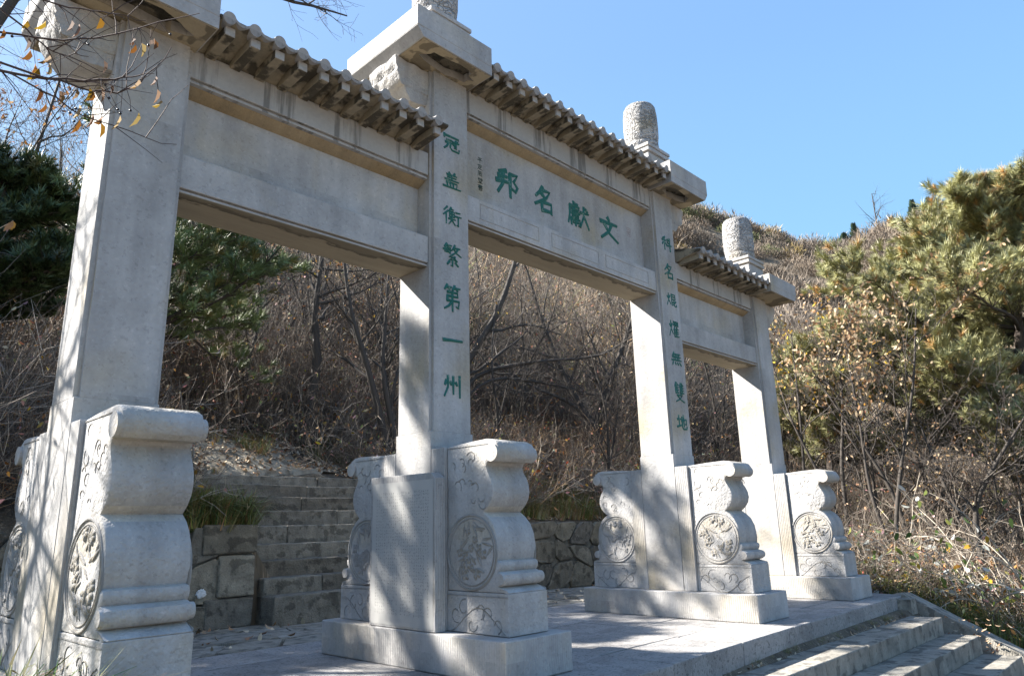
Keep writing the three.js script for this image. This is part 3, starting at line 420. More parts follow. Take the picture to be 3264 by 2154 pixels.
{
  const r = rngOf(611);
  for (const [x0, x1, label, quoin] of [[-5.75, -1.70, 'rubble stone retaining wall beside the foot of the rear stairs', 1], [1.70, 5.9, 'rubble stone retaining wall under the leaf-strewn bank', 0]]) {
    const w = thing('retaining_wall', label, 'wall');
    mesh(w, 'mortar_core', box(x0 + .01, x1 - .01, -.2, 1.13, -4.26, -4.035, 0), M.mortar);
    for (const o of cells(x0, quoin ? x1 - .4 : x1, -.03, 1.2, .62, .42, r, .32)) { const m = mesh(w, 'wall_stone', rubble(o, .05 + .05 * r(), r, .02), M.rock[Math.floor(r() * 5)]); m.position.z = -4.05; }
    if (quoin) for (const [a, b, c, m] of [[-.02, .35, .62, 3], [.365, .86, .48, 2], [.875, 1.22, .7, 1]]) mesh(w, 'corner_stone', stoneBlock(x1 - c, x1, a, b, -4.2, -3.93, r, .016, .03), M.rock[m]); // squared stones at the stair end
    const side = x1 < 0 ? x1 : x0; // return along the stairs
    mesh(w, 'side_return', box(side - .13, side + .13, -.1, 1.2, -4.9, -4.27, .02), M.rock[3]); mesh(w, 'upper_return', boxUV(roughen(alongX([[-4.905, .6], [-4.905, 1.42], [-6.3, 1.98], [-6.3, .6]].reverse(), side - .13, side + .13, .02), .01, 6)), M.rock[3]);
  }
  const st = thing('rear_stairs', 'weathered stone stairs climbing from the gateway to the woodland path', 'stairs', null, 'structure');
  const Y = [.33, .55, .76, .98, 1.22, 1.45, 1.67, 1.87, 2.04], Z = [-3.66, -3.96, -4.26, -4.56, -4.86, -5.16, -5.46, -5.76, -6.1];
  Y.forEach((y, k) => { for (let x = -1.57; x < 1.5;) { let w = .8 + r() * 1.3; if (1.57 - x - w < .5) w = 1.57 - x; const s = mesh(st, 'step_stone', stoneBlock(-w / 2 + .006, w / 2 - .006, k ? y - Y[k - 1] > 0 ? -(y - Y[k - 1]) - .03 : -.25 : -.36, .012 * (r() - .5), -.24, .24, r, .012, .02), M.oldStep[Math.floor(r() * 3)]); s.position.set(x + w / 2, y, Z[k] - .24 + .02 * (r() - .5)); s.rotation.y = .012 * (r() - .5); x += w; } });
  mesh(st, 'core', boxUV(alongX([[-3.7, -.2], [-3.72, .1], [-6.1, 1.62], [-6.5, 1.62], [-6.5, -.2]].reverse(), -1.56, 1.56)), M.mortar);
  const fl = thing('courtyard_flagstones', 'uneven flagstones between the platform and the stairs', 'flagstones', null, 'structure');
  for (const o of cells(-5.9, 5.95, 2.03, 4.0, .72, .45, r, .3)) { const g = boxUV(roughen(alongY(o.map(([x, z]) => [x, -z]).reverse(), -.1, .0, .012), .008, 8, r() * 30), 1, r() * 3, r() * 3), m = mesh(fl, 'flagstone', g, M.step[Math.floor(r() * 3)]); m.position.y = -.01 + .03 * (r() - .5); }
  mesh(fl, 'bedding', boxUV(new THREE.BoxGeometry(11.9, .06, 2.1).translate(0, -.1, -2.98)), M.soil);
  // crumpled paper by the wall
  const pg = new THREE.IcosahedronGeometry(.05, 3); roughen(pg, .018, 80, 3); pg.scale(1.1, 1, .5); const pp = mesh(scene, 'crumpled_paper', toCreasedNormals(pg, .3), M.paper); pp.position.set(-2.38, .43, -3.94); tag(pp, 'white crumpled paper stuck on the rubble wall', 'paper');
}
for (const [x, z, s, k] of [[-1.95, -4.5, .2, 3], [-2.35, -4.75, .15, 0], [-1.9, -5.6, .18, 1], [-1.75, -6.6, .16, 4], [1.95, -5.2, .2, 3], [1.9, -6.3, .17, 0], [1.35, -7.0, .12, 1], [2.6, -4.6, .13, 4], [-2.2, -7.6, .2, 3]]) { const g = new THREE.IcosahedronGeometry(s, 3); roughen(g, s * .16, 5 / s, x * 3); g.scale(1.25, .7, 1); const m = mesh(scene, 'boulder', boxUV(g), M.rock[k]); m.position.set(x, ground(x, z) + s * .2, z); m.rotation.y = x * 5; tag(m, 'weathered boulder lying beside the rear stairs and path', 'boulder', 'boulders by the stairs'); }
// woodland path climbing from the stairs
{
  const mid = [[.2, -6.15], [-.25, -6.9], [-.9, -7.8], [-1.7, -8.8], [-2.7, -9.9], [-4, -11]], wid = [1.5, 1.15, .95, .85, .8, .8], cu = new THREE.CatmullRomCurve3(mid.map(([x, z]) => V(x, 0, z))), p = [], uv = [], id = [], N = 40, K = 7;
  for (let i = 0; i <= N; i++) { const t = i / N, c = cu.getPoint(t), d = cu.getTangent(t), s = V(-d.z, 0, d.x), f = t * 5, k = Math.min(4, Math.floor(f)), w = lerp(wid[k], wid[k + 1], f - k); for (let j = 0; j <= K; j++) { const q = (j / K * 2 - 1), e = q * w * (1 + .12 * Math.sin(i * 1.3 + (q > 0 ? 2 : 0))), x = c.x + s.x * e, z = c.z + s.z * e; p.push(x, ground(x, z) + .05 - .05 * q * q * q * q + .015 * Math.sin(i * 2.1 + j * 3), z); uv.push(x, z); } }
  for (let i = 0; i < N; i++) for (let j = 0; j < K; j++) { const a = i * (K + 1) + j, b = a + K + 1; id.push(a, a + 1, b, a + 1, b + 1, b); }
  const g = new THREE.BufferGeometry(); g.setAttribute('position', new THREE.Float32BufferAttribute(p, 3)); g.setAttribute('uv', new THREE.Float32BufferAttribute(uv, 2)); g.setIndex(id); g.computeVertexNormals();
  tag(mesh(scene, 'footpath', g, M.path), 'trodden pale earth path climbing into the woods', 'path', null, 'structure');
}
const onPath = (x, z) => { if (z > -6.05 || z < -11.2) return false; const m = [[.2, -6.15], [-.25, -6.9], [-.9, -7.8], [-1.7, -8.8], [-2.7, -9.9], [-4, -11]]; for (let k = 0; k < 5; k++) { const [ax, az] = m[k], [bx, bz] = m[k + 1], t = Math.min(1, Math.max(0, ((x - ax) * (bx - ax) + (z - az) * (bz - az)) / ((bx - ax) ** 2 + (bz - az) ** 2))); if (Math.hypot(x - ax - t * (bx - ax), z - az - t * (bz - az)) < 1.35 - .12 * k) return true; } return false; };

// ---------- plants ----------
const BARK = [.060, .050, .042], TWIG = [.175, .145, .12], DARK = [.072, .06, .053], PALE = [.36, .31, .25];
const jitter = (v, r, a) => v.clone().add(V((r() - .5) * a, (r() - .5) * a, (r() - .5) * a)).normalize();
function turnOff(d, ang, r) { const a = r() * 6.283; let u = d.clone().cross(Math.abs(d.y) < .9 ? V(0, 1, 0) : V(1, 0, 0)).normalize(); u.applyAxisAngle(d, a); return d.clone().multiplyScalar(Math.cos(ang)).addScaledVector(u, Math.sin(ang)).normalize(); }
function limb(p, d, len, n, gn, trop, r) { const pts = [p.clone()], dirs = [d.clone()]; for (let i = 0; i < n; i++) { d = jitter(d.clone().add(V(0, trop, 0)), r, gn); pts.push(pts[i].clone().addScaledVector(d, len / n)); dirs.push(d.clone()); } return { pts, dirs }; }
const taper = (n, a, b) => Array.from({ length: n }, (_, i) => lerp(a, b, i / (n - 1)));
const LEAFCOL = { tan: [[.50, .36, .22], [.42, .28, .15], [.56, .44, .30], [.30, .17, .09]], rust: [[.28, .11, .04], [.34, .16, .05], [.22, .10, .05], [.40, .24, .10]], gold: [[.55, .33, .04], [.6, .42, .06], [.42, .22, .04]], green: [[.09, .15, .04], [.16, .2, .05], [.25, .26, .06]], white: [[.55, .58, .55], [.6, .62, .6], [.16, .22, .10]] };
function grow(o) { // bare or leafy broadleaf tree; o.stems are trunk paths in metres from the base
  const r = rngOf(o.seed), wood = new Tubes(), twigs = new Tubes(), leaves = new Tubes(), tips = [], nC = o.n ?? [7, 5, 5, 3], maxL = nC.length;
  const colOf = (l) => l < 2 ? (o.bark ?? BARK) : l === 2 ? [.07, .058, .05] : (o.twig ?? DARK);
  function branch(l, p, d, len, rad) {
    const nseg = l < 2 ? 6 : l === 2 ? 4 : 3, q = limb(p, d, len, nseg, o.gnarl ?? .5, (o.trop ?? .06) * (l < 2 ? 1 : .6), r), rr = taper(q.pts.length, rad, Math.max(.0022, rad * .35));
    (l <= 1 ? wood : twigs).tube(q.pts, rr, l <= 1 ? 5 : 3, colOf(l));
    if (l >= maxL - 1) { tips.push(q); return; }
    kids(l, q, rr, len);
  }
  function kids(l, q, rr, len) {
    const n = Math.max(1, Math.round(nC[l] * (.75 + .5 * r()))), s0 = l === 0 ? (o.start ?? .45) : .25;
    for (let k = 0; k < n; k++) {
      const t = s0 + (1 - s0) * ((k + r()) / n), f = t * (q.pts.length - 1), i = Math.min(q.pts.length - 2, Math.floor(f)), p = q.pts[i].clone().lerp(q.pts[i + 1], f - i);
      branch(l + 1, p, turnOff(q.dirs[Math.min(i + 1, q.dirs.length - 1)], (o.angle ?? .85) * (.7 + .6 * r()), r), len * (o.ratio ?? .55) * (.65 + .6 * r()) * (l === 0 ? (o.spread ?? 1) * (1.2 - .75 * t) : 1), Math.max(.003, rr[i] * (l === 0 ? .5 : .55)));
    }
    if (l > 0) branch(l + 1, q.pts[q.pts.length - 1], q.dirs[q.dirs.length - 1], len * .5, rr[rr.length - 1]);
  }
  for (const s of o.stems) {
    const cur = new THREE.CatmullRomCurve3(s.pts.map((v) => V(...v))), n = 12, pts = cur.getPoints(n), dirs = pts.map((_, i) => cur.getTangent(i / n)), rr = taper(n + 1, s.r0, s.r1);
    wood.tube(pts, rr.map((v, i) => v * (i === 0 ? 1.35 : .93 + .14 * r())), 7, o.bark ?? BARK); kids(0, { pts, dirs }, rr, cur.getLength() * (s.reach ?? .75));
  }
  if (o.leaf) for (const q of tips) { const n = r() < o.leaf.chance ? 1 + Math.floor(r() * o.leaf.n) : 0; for (let k = 0; k < n; k++) { const i = Math.floor(r() * q.pts.length), d = jitter(V(0, -.75, 0), r, 2.0), s = jitter(V(1, 0, 0), r, 2).cross(d).normalize(), c = LEAFCOL[o.leaf.col], col = c[Math.floor(r() * c.length)], m = .8 + .4 * r(); if (o.leaf.min && q.pts[i].y < o.leaf.min) continue; leaves.leaf(q.pts[i], d, s, o.leaf.len * (.7 + .6 * r()), o.leaf.len * .5, [col[0] * m, col[1] * m, col[2] * m], .1 + .4 * r()); } }
  return { wood: wood.geo(), twigs: twigs.geo(), leaves: leaves.p.length ? leaves.geo() : null, tips };
}
function plantTree(name, label, group, base, o, category = 'tree') {
  const t = thing(name, label, category, group), g = grow(o); t.position.set(...base);
  mesh(t, 'trunk', g.wood, M.wood); mesh(t, 'crown', g.twigs, M.wood); if (g.leaves) mesh(t, 'leaves', g.leaves, M.leaf); return t;
}
const B = (x, z, dy = -.05) => [x, ground(x, z) + dy, z], WOODS = 'bare trees of the hillside wood';
// trees seen through the openings and beside the gate
plantTree('bare_tree', 'straight dark trunk with rust-brown leaves standing by the path', WOODS, B(1.41, -8), { seed: 3, stems: [{ pts: [[0, 0, 0], [-.06, .9, 0], [.03, 1.9, .04], [-.05, 2.9, 0], [0, 3.9, .05], [.08, 5.4, .1]], r0: .14, r1: .03 }], n: [9, 6, 5, 3], start: .58, angle: 1.15, leaf: { chance: .45, n: 3, col: 'rust', len: .075 } });
plantTree('bare_tree', 'slim dark tree bending away from the path, bare below', WOODS, B(.55, -10.2), { seed: 4, stems: [{ pts: [[0, 0, 0], [-.05, 1, 0], [-.35, 2.1, .1], [-.95, 3.4, .2], [-1.3, 5.2, .2]], r0: .06, r1: .015 }], n: [7, 5, 4, 3], start: .5 });
plantTree('bare_tree', 'clump of thin stems fanning out of one foot', WOODS, B(.95, -10.4), { seed: 6, stems: [{ pts: [[0, 0, 0], [.12, 1.4, 0], [.35, 3, 0], [.3, 5.3, 0]], r0: .045, r1: .012 }, { pts: [[.05, 0, .05], [.5, 1.2, .1], [1.2, 2.5, .2], [1.7, 4.4, .2]], r0: .04, r1: .01 }, { pts: [[-.05, 0, 0], [.1, 1.5, -.2], [.45, 3.2, -.3], [.5, 5, -.3]], r0: .04, r1: .01 }], n: [5, 5, 4, 3], start: .5 });
plantTree('bare_tree', 'double dark trunk leaning over beside the far drum stone', WOODS, B(2.5, -6.6), { seed: 8, stems: [{ pts: [[0, 0, 0], [-.3, 1.2, -.1], [-.6, 2.3, -.2], [-.95, 3.4, -.3], [-1.2, 5.1, -.4]], r0: .095, r1: .025 }, { pts: [[.1, 0, .1], [-.1, 1.1, 0], [-.35, 2.2, 0], [-.3, 3.4, 0], [-.2, 5.2, 0]], r0: .075, r1: .02 }], n: [7, 6, 5, 3], start: .42, leaf: { chance: .12, n: 2, col: 'gold', len: .06 } });
plantTree('bare_tree', 'dark spreading tree with long level limbs behind the middle opening', WOODS, B(4.55, -7.3), { seed: 12, stems: [{ pts: [[0, 0, 0], [.1, 1.2, 0], [.45, 2.6, .1], [1.1, 3.9, .5], [1.6, 5.6, .8], [1.7, 7, .9]], r0: .14, r1: .03 }, { pts: [[.1, 1.4, 0], [.7, 2.35, .2], [1.8, 2.7, 1.1], [2.8, 2.8, 2.3], [3.4, 3.3, 3]], r0: .07, r1: .015 }, { pts: [[.1, 1.5, 0], [.8, 2.2, .6], [2.0, 2.15, 1.3], [3.1, 1.9, 1.9]], r0: .05, r1: .012 }], n: [7, 6, 5, 3], start: .3 });
plantTree('bare_tree', 'dark forked tree spreading a wide vee of limbs', WOODS, B(8.78, -6.23), { seed: 14, stems: [{ pts: [[0, 0, 0], [.02, .9, 0], [0, 1.7, 0], [.2, 2.8, .4], [.5, 3.9, .75], [.9, 5.6, 1.2]], r0: .14, r1: .03 }, { pts: [[0, 1.35, 0], [-.35, 2.2, -.4], [-.6, 3.1, -.7], [-.85, 4.4, -1.05], [-1.2, 6, -1.3]], r0: .105, r1: .025 }, { pts: [[0, 1.25, 0], [-.6, 2.0, -.3], [-1.5, 2.5, -.9], [-2.4, 3.1, -1.4]], r0: .06, r1: .014 }], n: [6, 6, 5, 3], start: .35 });
plantTree('bare_tree', 'thin tree with brown clinging leaves next to the outermost pillar', WOODS, B(8.65, -.26), { seed: 17, stems: [{ pts: [[0, 0, 0], [.03, .9, .05], [.02, 2.0, .1], [.08, 3.1, .25], [.2, 4.5, .3]], r0: .06, r1: .016 }, { pts: [[0, .7, 0], [-.1, 1.8, -.3], [-.2, 3, -.7], [-.15, 4.3, -1]], r0: .04, r1: .012 }], n: [7, 6, 4, 3], start: .4, leaf: { chance: .5, n: 3, col: 'tan', len: .085, min: 2.4 } });
plantTree('leafy_sapling', 'tall sapling with pale tan leaves at its top over the thicket', 'tan-leaved saplings', B(7.95, .75), { seed: 19, stems: [{ pts: [[0, 0, 0], [.05, 1.2, .15], [.1, 2.3, .4], [.2, 3.6, .75], [.25, 5, 1]], r0: .05, r1: .012 }, { pts: [[.05, .6, 0], [0, 1.7, -.2], [-.05, 3.1, -.2], [.05, 4.7, -.3]], r0: .04, r1: .012 }], n: [8, 6, 4, 3], start: .45, angle: .6, leaf: { chance: .6, n: 3, col: 'tan', len: .1, min: 3.1 } });
plantTree('leafy_sapling', 'upright sapling with gold and tan leaves beyond the outermost pillar', 'tan-leaved saplings', B(8.5, -1.0), { seed: 23, stems: [{ pts: [[0, 0, 0], [.05, 1.4, .1], [0, 2.8, .2], [.1, 4.6, .2]], r0: .045, r1: .012 }], n: [8, 6, 4, 3], start: .5, angle: .6, leaf: { chance: .6, n: 3, col: 'gold', len: .085, min: 2.6 } });
plantTree('bare_tree', 'slanting dark tree crossing the others in the thicket', WOODS, B(8.57, 1.14), { seed: 29, stems: [{ pts: [[0, 0, 0], [-.05, .9, -.2], [-.1, 1.9, -.4], [-.25, 2.9, -.8], [-.4, 4.2, -1.4]], r0: .06, r1: .014 }], n: [7, 6, 4, 3], start: .35, leaf: { chance: .15, n: 2, col: 'tan', len: .07 } });
plantTree('bare_tree', 'gnarled dark tree under the big pine', WOODS, B(8.3, 1.95), { seed: 31, stems: [{ pts: [[0, 0, 0], [.03, .9, .1], [0, 1.8, .15], [.1, 2.6, .6], [.2, 3.3, 1.1]], r0: .075, r1: .016 }, { pts: [[0, 1.2, .1], [-.05, 2.2, -.25], [.05, 3.3, -.5]], r0: .045, r1: .012 }], n: [8, 7, 5, 3], start: .3, gnarl: .8, leaf: { chance: .2, n: 2, col: 'tan', len: .07 } });
plantTree('bare_tree', 'pale slim tree rising above the side bay roof', WOODS, B(11.5, -6.5), { seed: 37, bark: PALE, twig: PALE, stems: [{ pts: [[0, 0, 0], [.1, 2, 0], [0, 4.2, .1], [.1, 6.6, .1]], r0: .055, r1: .012 }, { pts: [[.3, 0, .4], [.4, 2, .4], [.7, 4.2, .5], [.6, 6.2, .5]], r0: .045, r1: .012 }], n: [9, 5, 4, 3], start: .5, angle: .5, leaf: { chance: .5, n: 2, col: 'tan', len: .09 } });
plantTree('bare_tree', 'light-barked leaning tree far up the slope', WOODS, B(7.2, -10.5), { seed: 41, bark: PALE, twig: PALE, stems: [{ pts: [[0, 0, 0], [.1, 1.8, 0], [.4, 3.8, .1], [.9, 6.6, .2]], r0: .07, r1: .015 }], n: [8, 6, 5, 3], start: .35 });
plantTree('bare_tree', 'bare tree of fine twigs against the sky beside the tall dark conifer', WOODS, B(-4.2, -9.5), { seed: 43, twig: [.14, .115, .115], stems: [{ pts: [[0, 0, 0], [.1, 1.8, 0], [.3, 3.6, .2], [.6, 6.3, .4]], r0: .09, r1: .02 }, { pts: [[.1, 1.2, 0], [-.3, 3, .1], [-.5, 5.6, .3]], r0: .06, r1: .014 }], n: [9, 6, 6, 3], start: .3, leaf: { chance: .22, n: 3, col: 'rust', len: .09 } });
plantTree('bare_tree', 'tall bare tree whose crown shades the first pillar', WOODS, B(-7.4, -4.6), { seed: 47, stems: [{ pts: [[0, 0, 0], [.1, 2.2, 0], [-.1, 4.6, .1], [.2, 7.4, .2]], r0: .13, r1: .02 }], n: [14, 6, 5, 3], start: .28, spread: .7 });
plantTree('bare_tree', 'old bare tree reaching one crooked limb over the gateway roof', WOODS, B(-5.75, -6.2), { seed: 53, stems: [{ pts: [[0, 0, 0], [-.1, 2.2, .1], [.1, 3.6, .2], [-.2, 5.2, .1]], r0: .15, r1: .04, reach: .5 }, { pts: [[.1, 3.6, .2], [.8, 6.6, .5], [2.3, 8.2, 1.2], [3.35, 8.15, 1.7], [3.95, 7.55, 2.0], [4.45, 7.55, 2.2], [4.95, 7.45, 2.5]], r0: .075, r1: .012, reach: .28 }], n: [6, 5, 4, 3], start: .4, gnarl: .7 });
plantTree('bare_tree', 'bare tree standing on the wall top near the stairs', WOODS, B(-2.9, -5.6), { seed: 59, stems: [{ pts: [[0, 0, 0], [.05, .9, 0], [-.1, 1.9, 0], [.1, 3.0, .1]], r0: .05, r1: .014 }], n: [8, 5, 4, 3], start: .3 });
for (const [x, z, h, s] of [[-.3, -12.5, 6.5, 61], [3.6, -11.5, 6.4, 67], [5.8, -12.5, 6.2, 71], [10.6, -9.2, 6, 73], [-1.9, -13.5, 7, 79], [12.5, -3.2, 5, 83], [9.8, -3.6, 4.6, 89], [13.5, -6.2, 6, 97], [-8.3, -8.2, 6, 101], [-9.5, -5.8, 8, 103], [6.9, -4.7, 3.6, 107], [2.2, -14.5, 7, 109], [6.3, -8.6, 5.4, 113], [7.6, -8.0, 5, 127], [10.4, -6.6, 5, 131], [9.9, -5.0, 4.6, 137], [4.0, -9.2, 5.6, 139], [3.2, -7.6, 4.6, 149], [5.6, -6.9, 4.4, 151], [12.2, -7.9, 6, 157], [8.0, -10.2, 6, 163], [.4, -8.9, 4.6, 167], [2.6, -9.8, 5.4, 173], [10.2, 1.0, 4, 179], [9.4, .1, 4.2, 181], [9.6, 2.4, 3.6, 191], [11.2, -2.4, 4.6, 193], [7.4, -3.2, 3.6, 197], [14.5, -8.5, 6, 199], [-6.9, -7.1, 4.6, 211]])
  plantTree('bare_tree', x < -3 ? 'slender bare tree on the bank among the junipers' : x < 4 ? 'slender bare tree uphill of the rear stairs and path' : x < 11 && z < -4 ? 'slender dark bare tree on the slope over the rubble wall' : 'slender bare tree in the thicket beyond the outermost pillar', WOODS, B(x, z), { seed: s, stems: [{ pts: [[0, 0, 0], [.15 * Math.sin(s), h * .3, .1], [.3 * Math.sin(s * 1.7), h * .62, .2 * Math.cos(s)], [.4 * Math.sin(s * 2.1), h, .1]], r0: .018 * h * .7, r1: .012 }, { pts: [[0, h * .2, 0], [.4 * Math.cos(s), h * .5, .3 * Math.sin(s)], [.7 * Math.cos(s), h * .85, .5 * Math.sin(s)]], r0: .03, r1: .01 }], n: [8, 6, 5, 3], start: .28, leaf: { chance: .06, n: 2, col: s % 2 ? 'tan' : 'gold', len: .07 } });
// evergreens
function needleTuft(seed, n, len, wid, col, cone) { const r = rngOf(seed), T = new Tubes(); for (let k = 0; k < n; k++) { const a = r() * 6.283, c = cone * (.25 + .75 * r()), d = V(Math.cos(a) * Math.sin(c), Math.cos(c), Math.sin(a) * Math.sin(c)), p = V(0, (r() - .5) * len * .7, 0), m = .75 + .5 * r(); T.blade(p, p.clone().addScaledVector(d, len * (.7 + .5 * r())), V(-Math.sin(a), .2, Math.cos(a)).normalize(), wid, [col[0] * m, col[1] * m, col[2] * m]); } return T.geo(); }
const tuftPine = needleTuft(7, 46, .15, .011, [.33, .32, .15], 1.25), tuftDark = needleTuft(8, 46, .14, .011, [.155, .205, .075], 1.3), tuftJuniper = needleTuft(9, 40, .10, .016, [.06, .09, .032], 1.4);
function conifer(name, label, group, base, o) {
  const r = rngOf(o.seed), t = thing(name, label, 'tree', group), wood = new Tubes(), spots = []; t.position.set(...base);
  const cur = new THREE.CatmullRomCurve3(o.trunk.map((v) => V(...v))), pts = cur.getPoints(14); wood.tube(pts, taper(15, o.r0, .03), 8, o.bark ?? [.085, .066, .055]);
  for (let k = 0; k < o.limbs; k++) {
    const f = o.from + (1 - o.from) * Math.min(.99, (k + r() * 4 - 1.5) / o.limbs), p = cur.getPoint(Math.min(.99, f)), az = o.aim && r() < o.aimed ? o.aim + (r() - .5) * 1.9 : r() * 6.283, prof = o.shape(f) * (.7 + .5 * r()), d = V(Math.cos(az), (o.rise ?? .12) + .5 * (r() - .5), Math.sin(az)).normalize(), q = limb(p, d, o.reach * prof, 7, .38, .03, r);
    wood.tube(q.pts, taper(8, .015 + .035 * prof, .007), 5, [.06, .05, .044]);
    for (let i = 1; i < 8; i++) for (let b = 0; b < o.subs; b++) {
      const dd = turnOff(q.dirs[i], .6 + .6 * r(), r); dd.y = Math.abs(dd.y) * .5 + .05; const w = limb(q.pts[i], dd.normalize(), o.reach * prof * (.16 + .22 * r()) * (1.25 - i / 9) + .18, 3, .4, .08, r); wood.tube(w.pts, [.009, .007, .005, .003], 3, [.08, .062, .05]);
      for (let m = 1; m < 4; m++) for (let c = 0; c < (o.per ?? 2); c++) spots.push([w.pts[m].clone().add(V((r() - .5) * .2, (r() - .3) * .12, (r() - .5) * .2)), jitter(w.dirs[m].clone().add(V(0, .55, 0)), r, 1.1), .75 + .6 * r()]);
    }
  }
  mesh(t, 'trunk', wood.geo(), M.wood);
  const im = new THREE.InstancedMesh(o.tuft, M.needle, spots.length), m4 = new THREE.Matrix4(), q4 = new THREE.Quaternion(), c = new THREE.Color(); im.name = 'needles'; im.castShadow = im.receiveShadow = true; im.userData.kind = 'stuff';
  spots.forEach(([p, d, s], i) => { q4.setFromUnitVectors(V(0, 1, 0), d); im.setMatrixAt(i, m4.compose(p, q4, V(s, s, s).multiplyScalar(o.size ?? 1))); const b = .7 + .6 * r(), w = r() < (o.brown ?? .08) ? 1 : 0; im.setColorAt(i, c.setRGB(b * (w ? 1.45 : 1), b * (w ? .95 : 1), b * (w ? .8 : 1))); });
  t.add(im); return t;
}
const PINES = 'pines around the gateway';
conifer('pine_tree', 'large sunlit pine with sprawling dark limbs above the thicket', PINES, B(12.6, 2.9, -.1), { seed: 201, trunk: [[0, 0, 0], [.1, 2.5, -.1], [-.1, 5, -.3], [0, 7.4, -.1], [.1, 9.1, .2]], r0: .2, limbs: 66, from: .2, shape: (f) => f < .35 ? .9 : f < .55 ? 1.1 : 1.1 - (f - .55) / .45 * .85, reach: 3.45, aim: -1.75, aimed: .2, subs: 6, per: 3, tuft: tuftPine, rise: .1, size: 1.08 });
conifer('pine_tree', 'low pine half hidden by the tan-leaved saplings', PINES, B(10.8, -1.2, -.1), { seed: 207, trunk: [[0, 0, 0], [.1, 2, 0], [0, 3.6, .1], [.1, 4.9, 0]], r0: .12, limbs: 24, from: .3, shape: (f) => 1.1 * Math.pow(1.08 - f, .5), reach: 2.3, subs: 4, per: 2, tuft: tuftPine, size: 1.1 });
conifer('pine_tree', 'dark green pine hanging its boughs behind the first bay', PINES, B(-2.3, -7.9, -.1), { seed: 211, trunk: [[0, 0, 0], [.05, 1.6, 0], [.05, 3.2, .1], [.2, 5.6, 0]], r0: .11, limbs: 25, from: .36, shape: (f) => 1.1 * Math.pow(1.08 - f, .5), reach: 2.9, aim: .2, aimed: .55, subs: 3, per: 1, tuft: tuftDark, size: 1.3 });
conifer('pine_tree', 'small pine far up the slope behind the middle opening', PINES, B(9.6, -11.5, -.1), { seed: 213, trunk: [[0, 0, 0], [0, 1.5, 0], [0, 3.2, 0]], r0: .07, limbs: 16, from: .2, shape: (f) => 1.15 - f, reach: 1.7, subs: 3, per: 2, tuft: tuftDark, size: 1.2 });
conifer('juniper_tree', 'dense blackish-green juniper beside the first pillar', 'dark junipers', B(-4.55, -6.9, -.1), { seed: 223, trunk: [[0, 0, 0], [.05, 1.4, 0], [0, 2.8, 0], [.05, 4.2, 0]], r0: .1, limbs: 26, from: .42, shape: (f) => 1.1 * Math.pow(1.05 - f, .45), reach: 1.35, rise: .35, subs: 4, per: 2, tuft: tuftJuniper, size: 1.3, brown: .04 });
conifer('juniper_tree', 'taller juniper whose dark edge shows past the pillar', 'dark junipers', B(-5.75, -8.6, -.1), { seed: 227, trunk: [[0, 0, 0], [.05, 1.6, 0], [0, 3.2, 0], [.05, 4.9, 0]], r0: .12, limbs: 26, from: .4, shape: (f) => 1.1 * Math.pow(1.05 - f, .5), reach: 1.25, rise: .35, subs: 4, per: 2, tuft: tuftJuniper, size: 1.3, brown: .04 });
conifer('pine_tree', 'thin-crowned pine up the bank throwing patchy shade on the tablet', PINES, B(-7.7, -7.7, -.1), { seed: 229, trunk: [[0, 0, 0], [.05, 2, 0], [0, 4.2, .1], [.1, 6.4, 0]], r0: .12, limbs: 17, from: .4, shape: (f) => 1.1 * Math.pow(1.1 - f, .5), reach: 2.1, subs: 2, per: 1, tuft: tuftDark, size: 1.5 });
// pointed trees on the far ridge
[[98.2, -27.4, 2.6, 1.7], [99.2, -26.2, 3.9, 1.3], [100.2, -21.4, 2.9, 1.7], [102.7, -19.0, 4.1, 1.5], [101, -16.6, 3.4, 1.1], [103.3, -14.2, 3.8, 1.9], [101.6, -11, 2.8, 1.4]].forEach(([x, z, h, w], k) => {
  const t = thing('cypress_tree', 'small pointed dark cypress on the distant ridge', 'tree', 'cypresses on the ridge'), T = new Tubes(), r = rngOf(300 + k), W = new Tubes(); t.position.set(x, ground(x, z), z);
  W.tube([V(0, 0, 0), V(0, h * .5, 0), V(0, h, 0)], [.15, .09, .02], 5, BARK);
  for (let i = 0; i < 700; i++) { const f = Math.pow(r(), .8), a = r() * 6.283, q = w * (1.02 - f) * Math.sqrt(r()) * (.8 + .3 * r()), p = V(Math.cos(a) * q, .3 + f * (h - .3), Math.sin(a) * q), m = .6 + .8 * r(); T.blade(p, p.clone().add(V(Math.cos(a) * .3, .55, Math.sin(a) * .3)), V(-Math.sin(a), 0, Math.cos(a)), .34, [.035 * m, .062 * m, .035 * m]); }
  mesh(t, 'trunk', W.geo(), M.wood); mesh(t, 'crown', T.geo(), M.needle);
});
plantTree('bare_tree', 'lone bare tree standing among the ridge cypresses', WOODS, B(99.7, -23.2), { seed: 333, twig: [.2, .16, .15], stems: [{ pts: [[0, 0, 0], [.1, 2, 0], [0, 4, 0], [0, 8, 0]], r0: .16, r1: .05 }], n: [12, 6, 4], start: .3 });
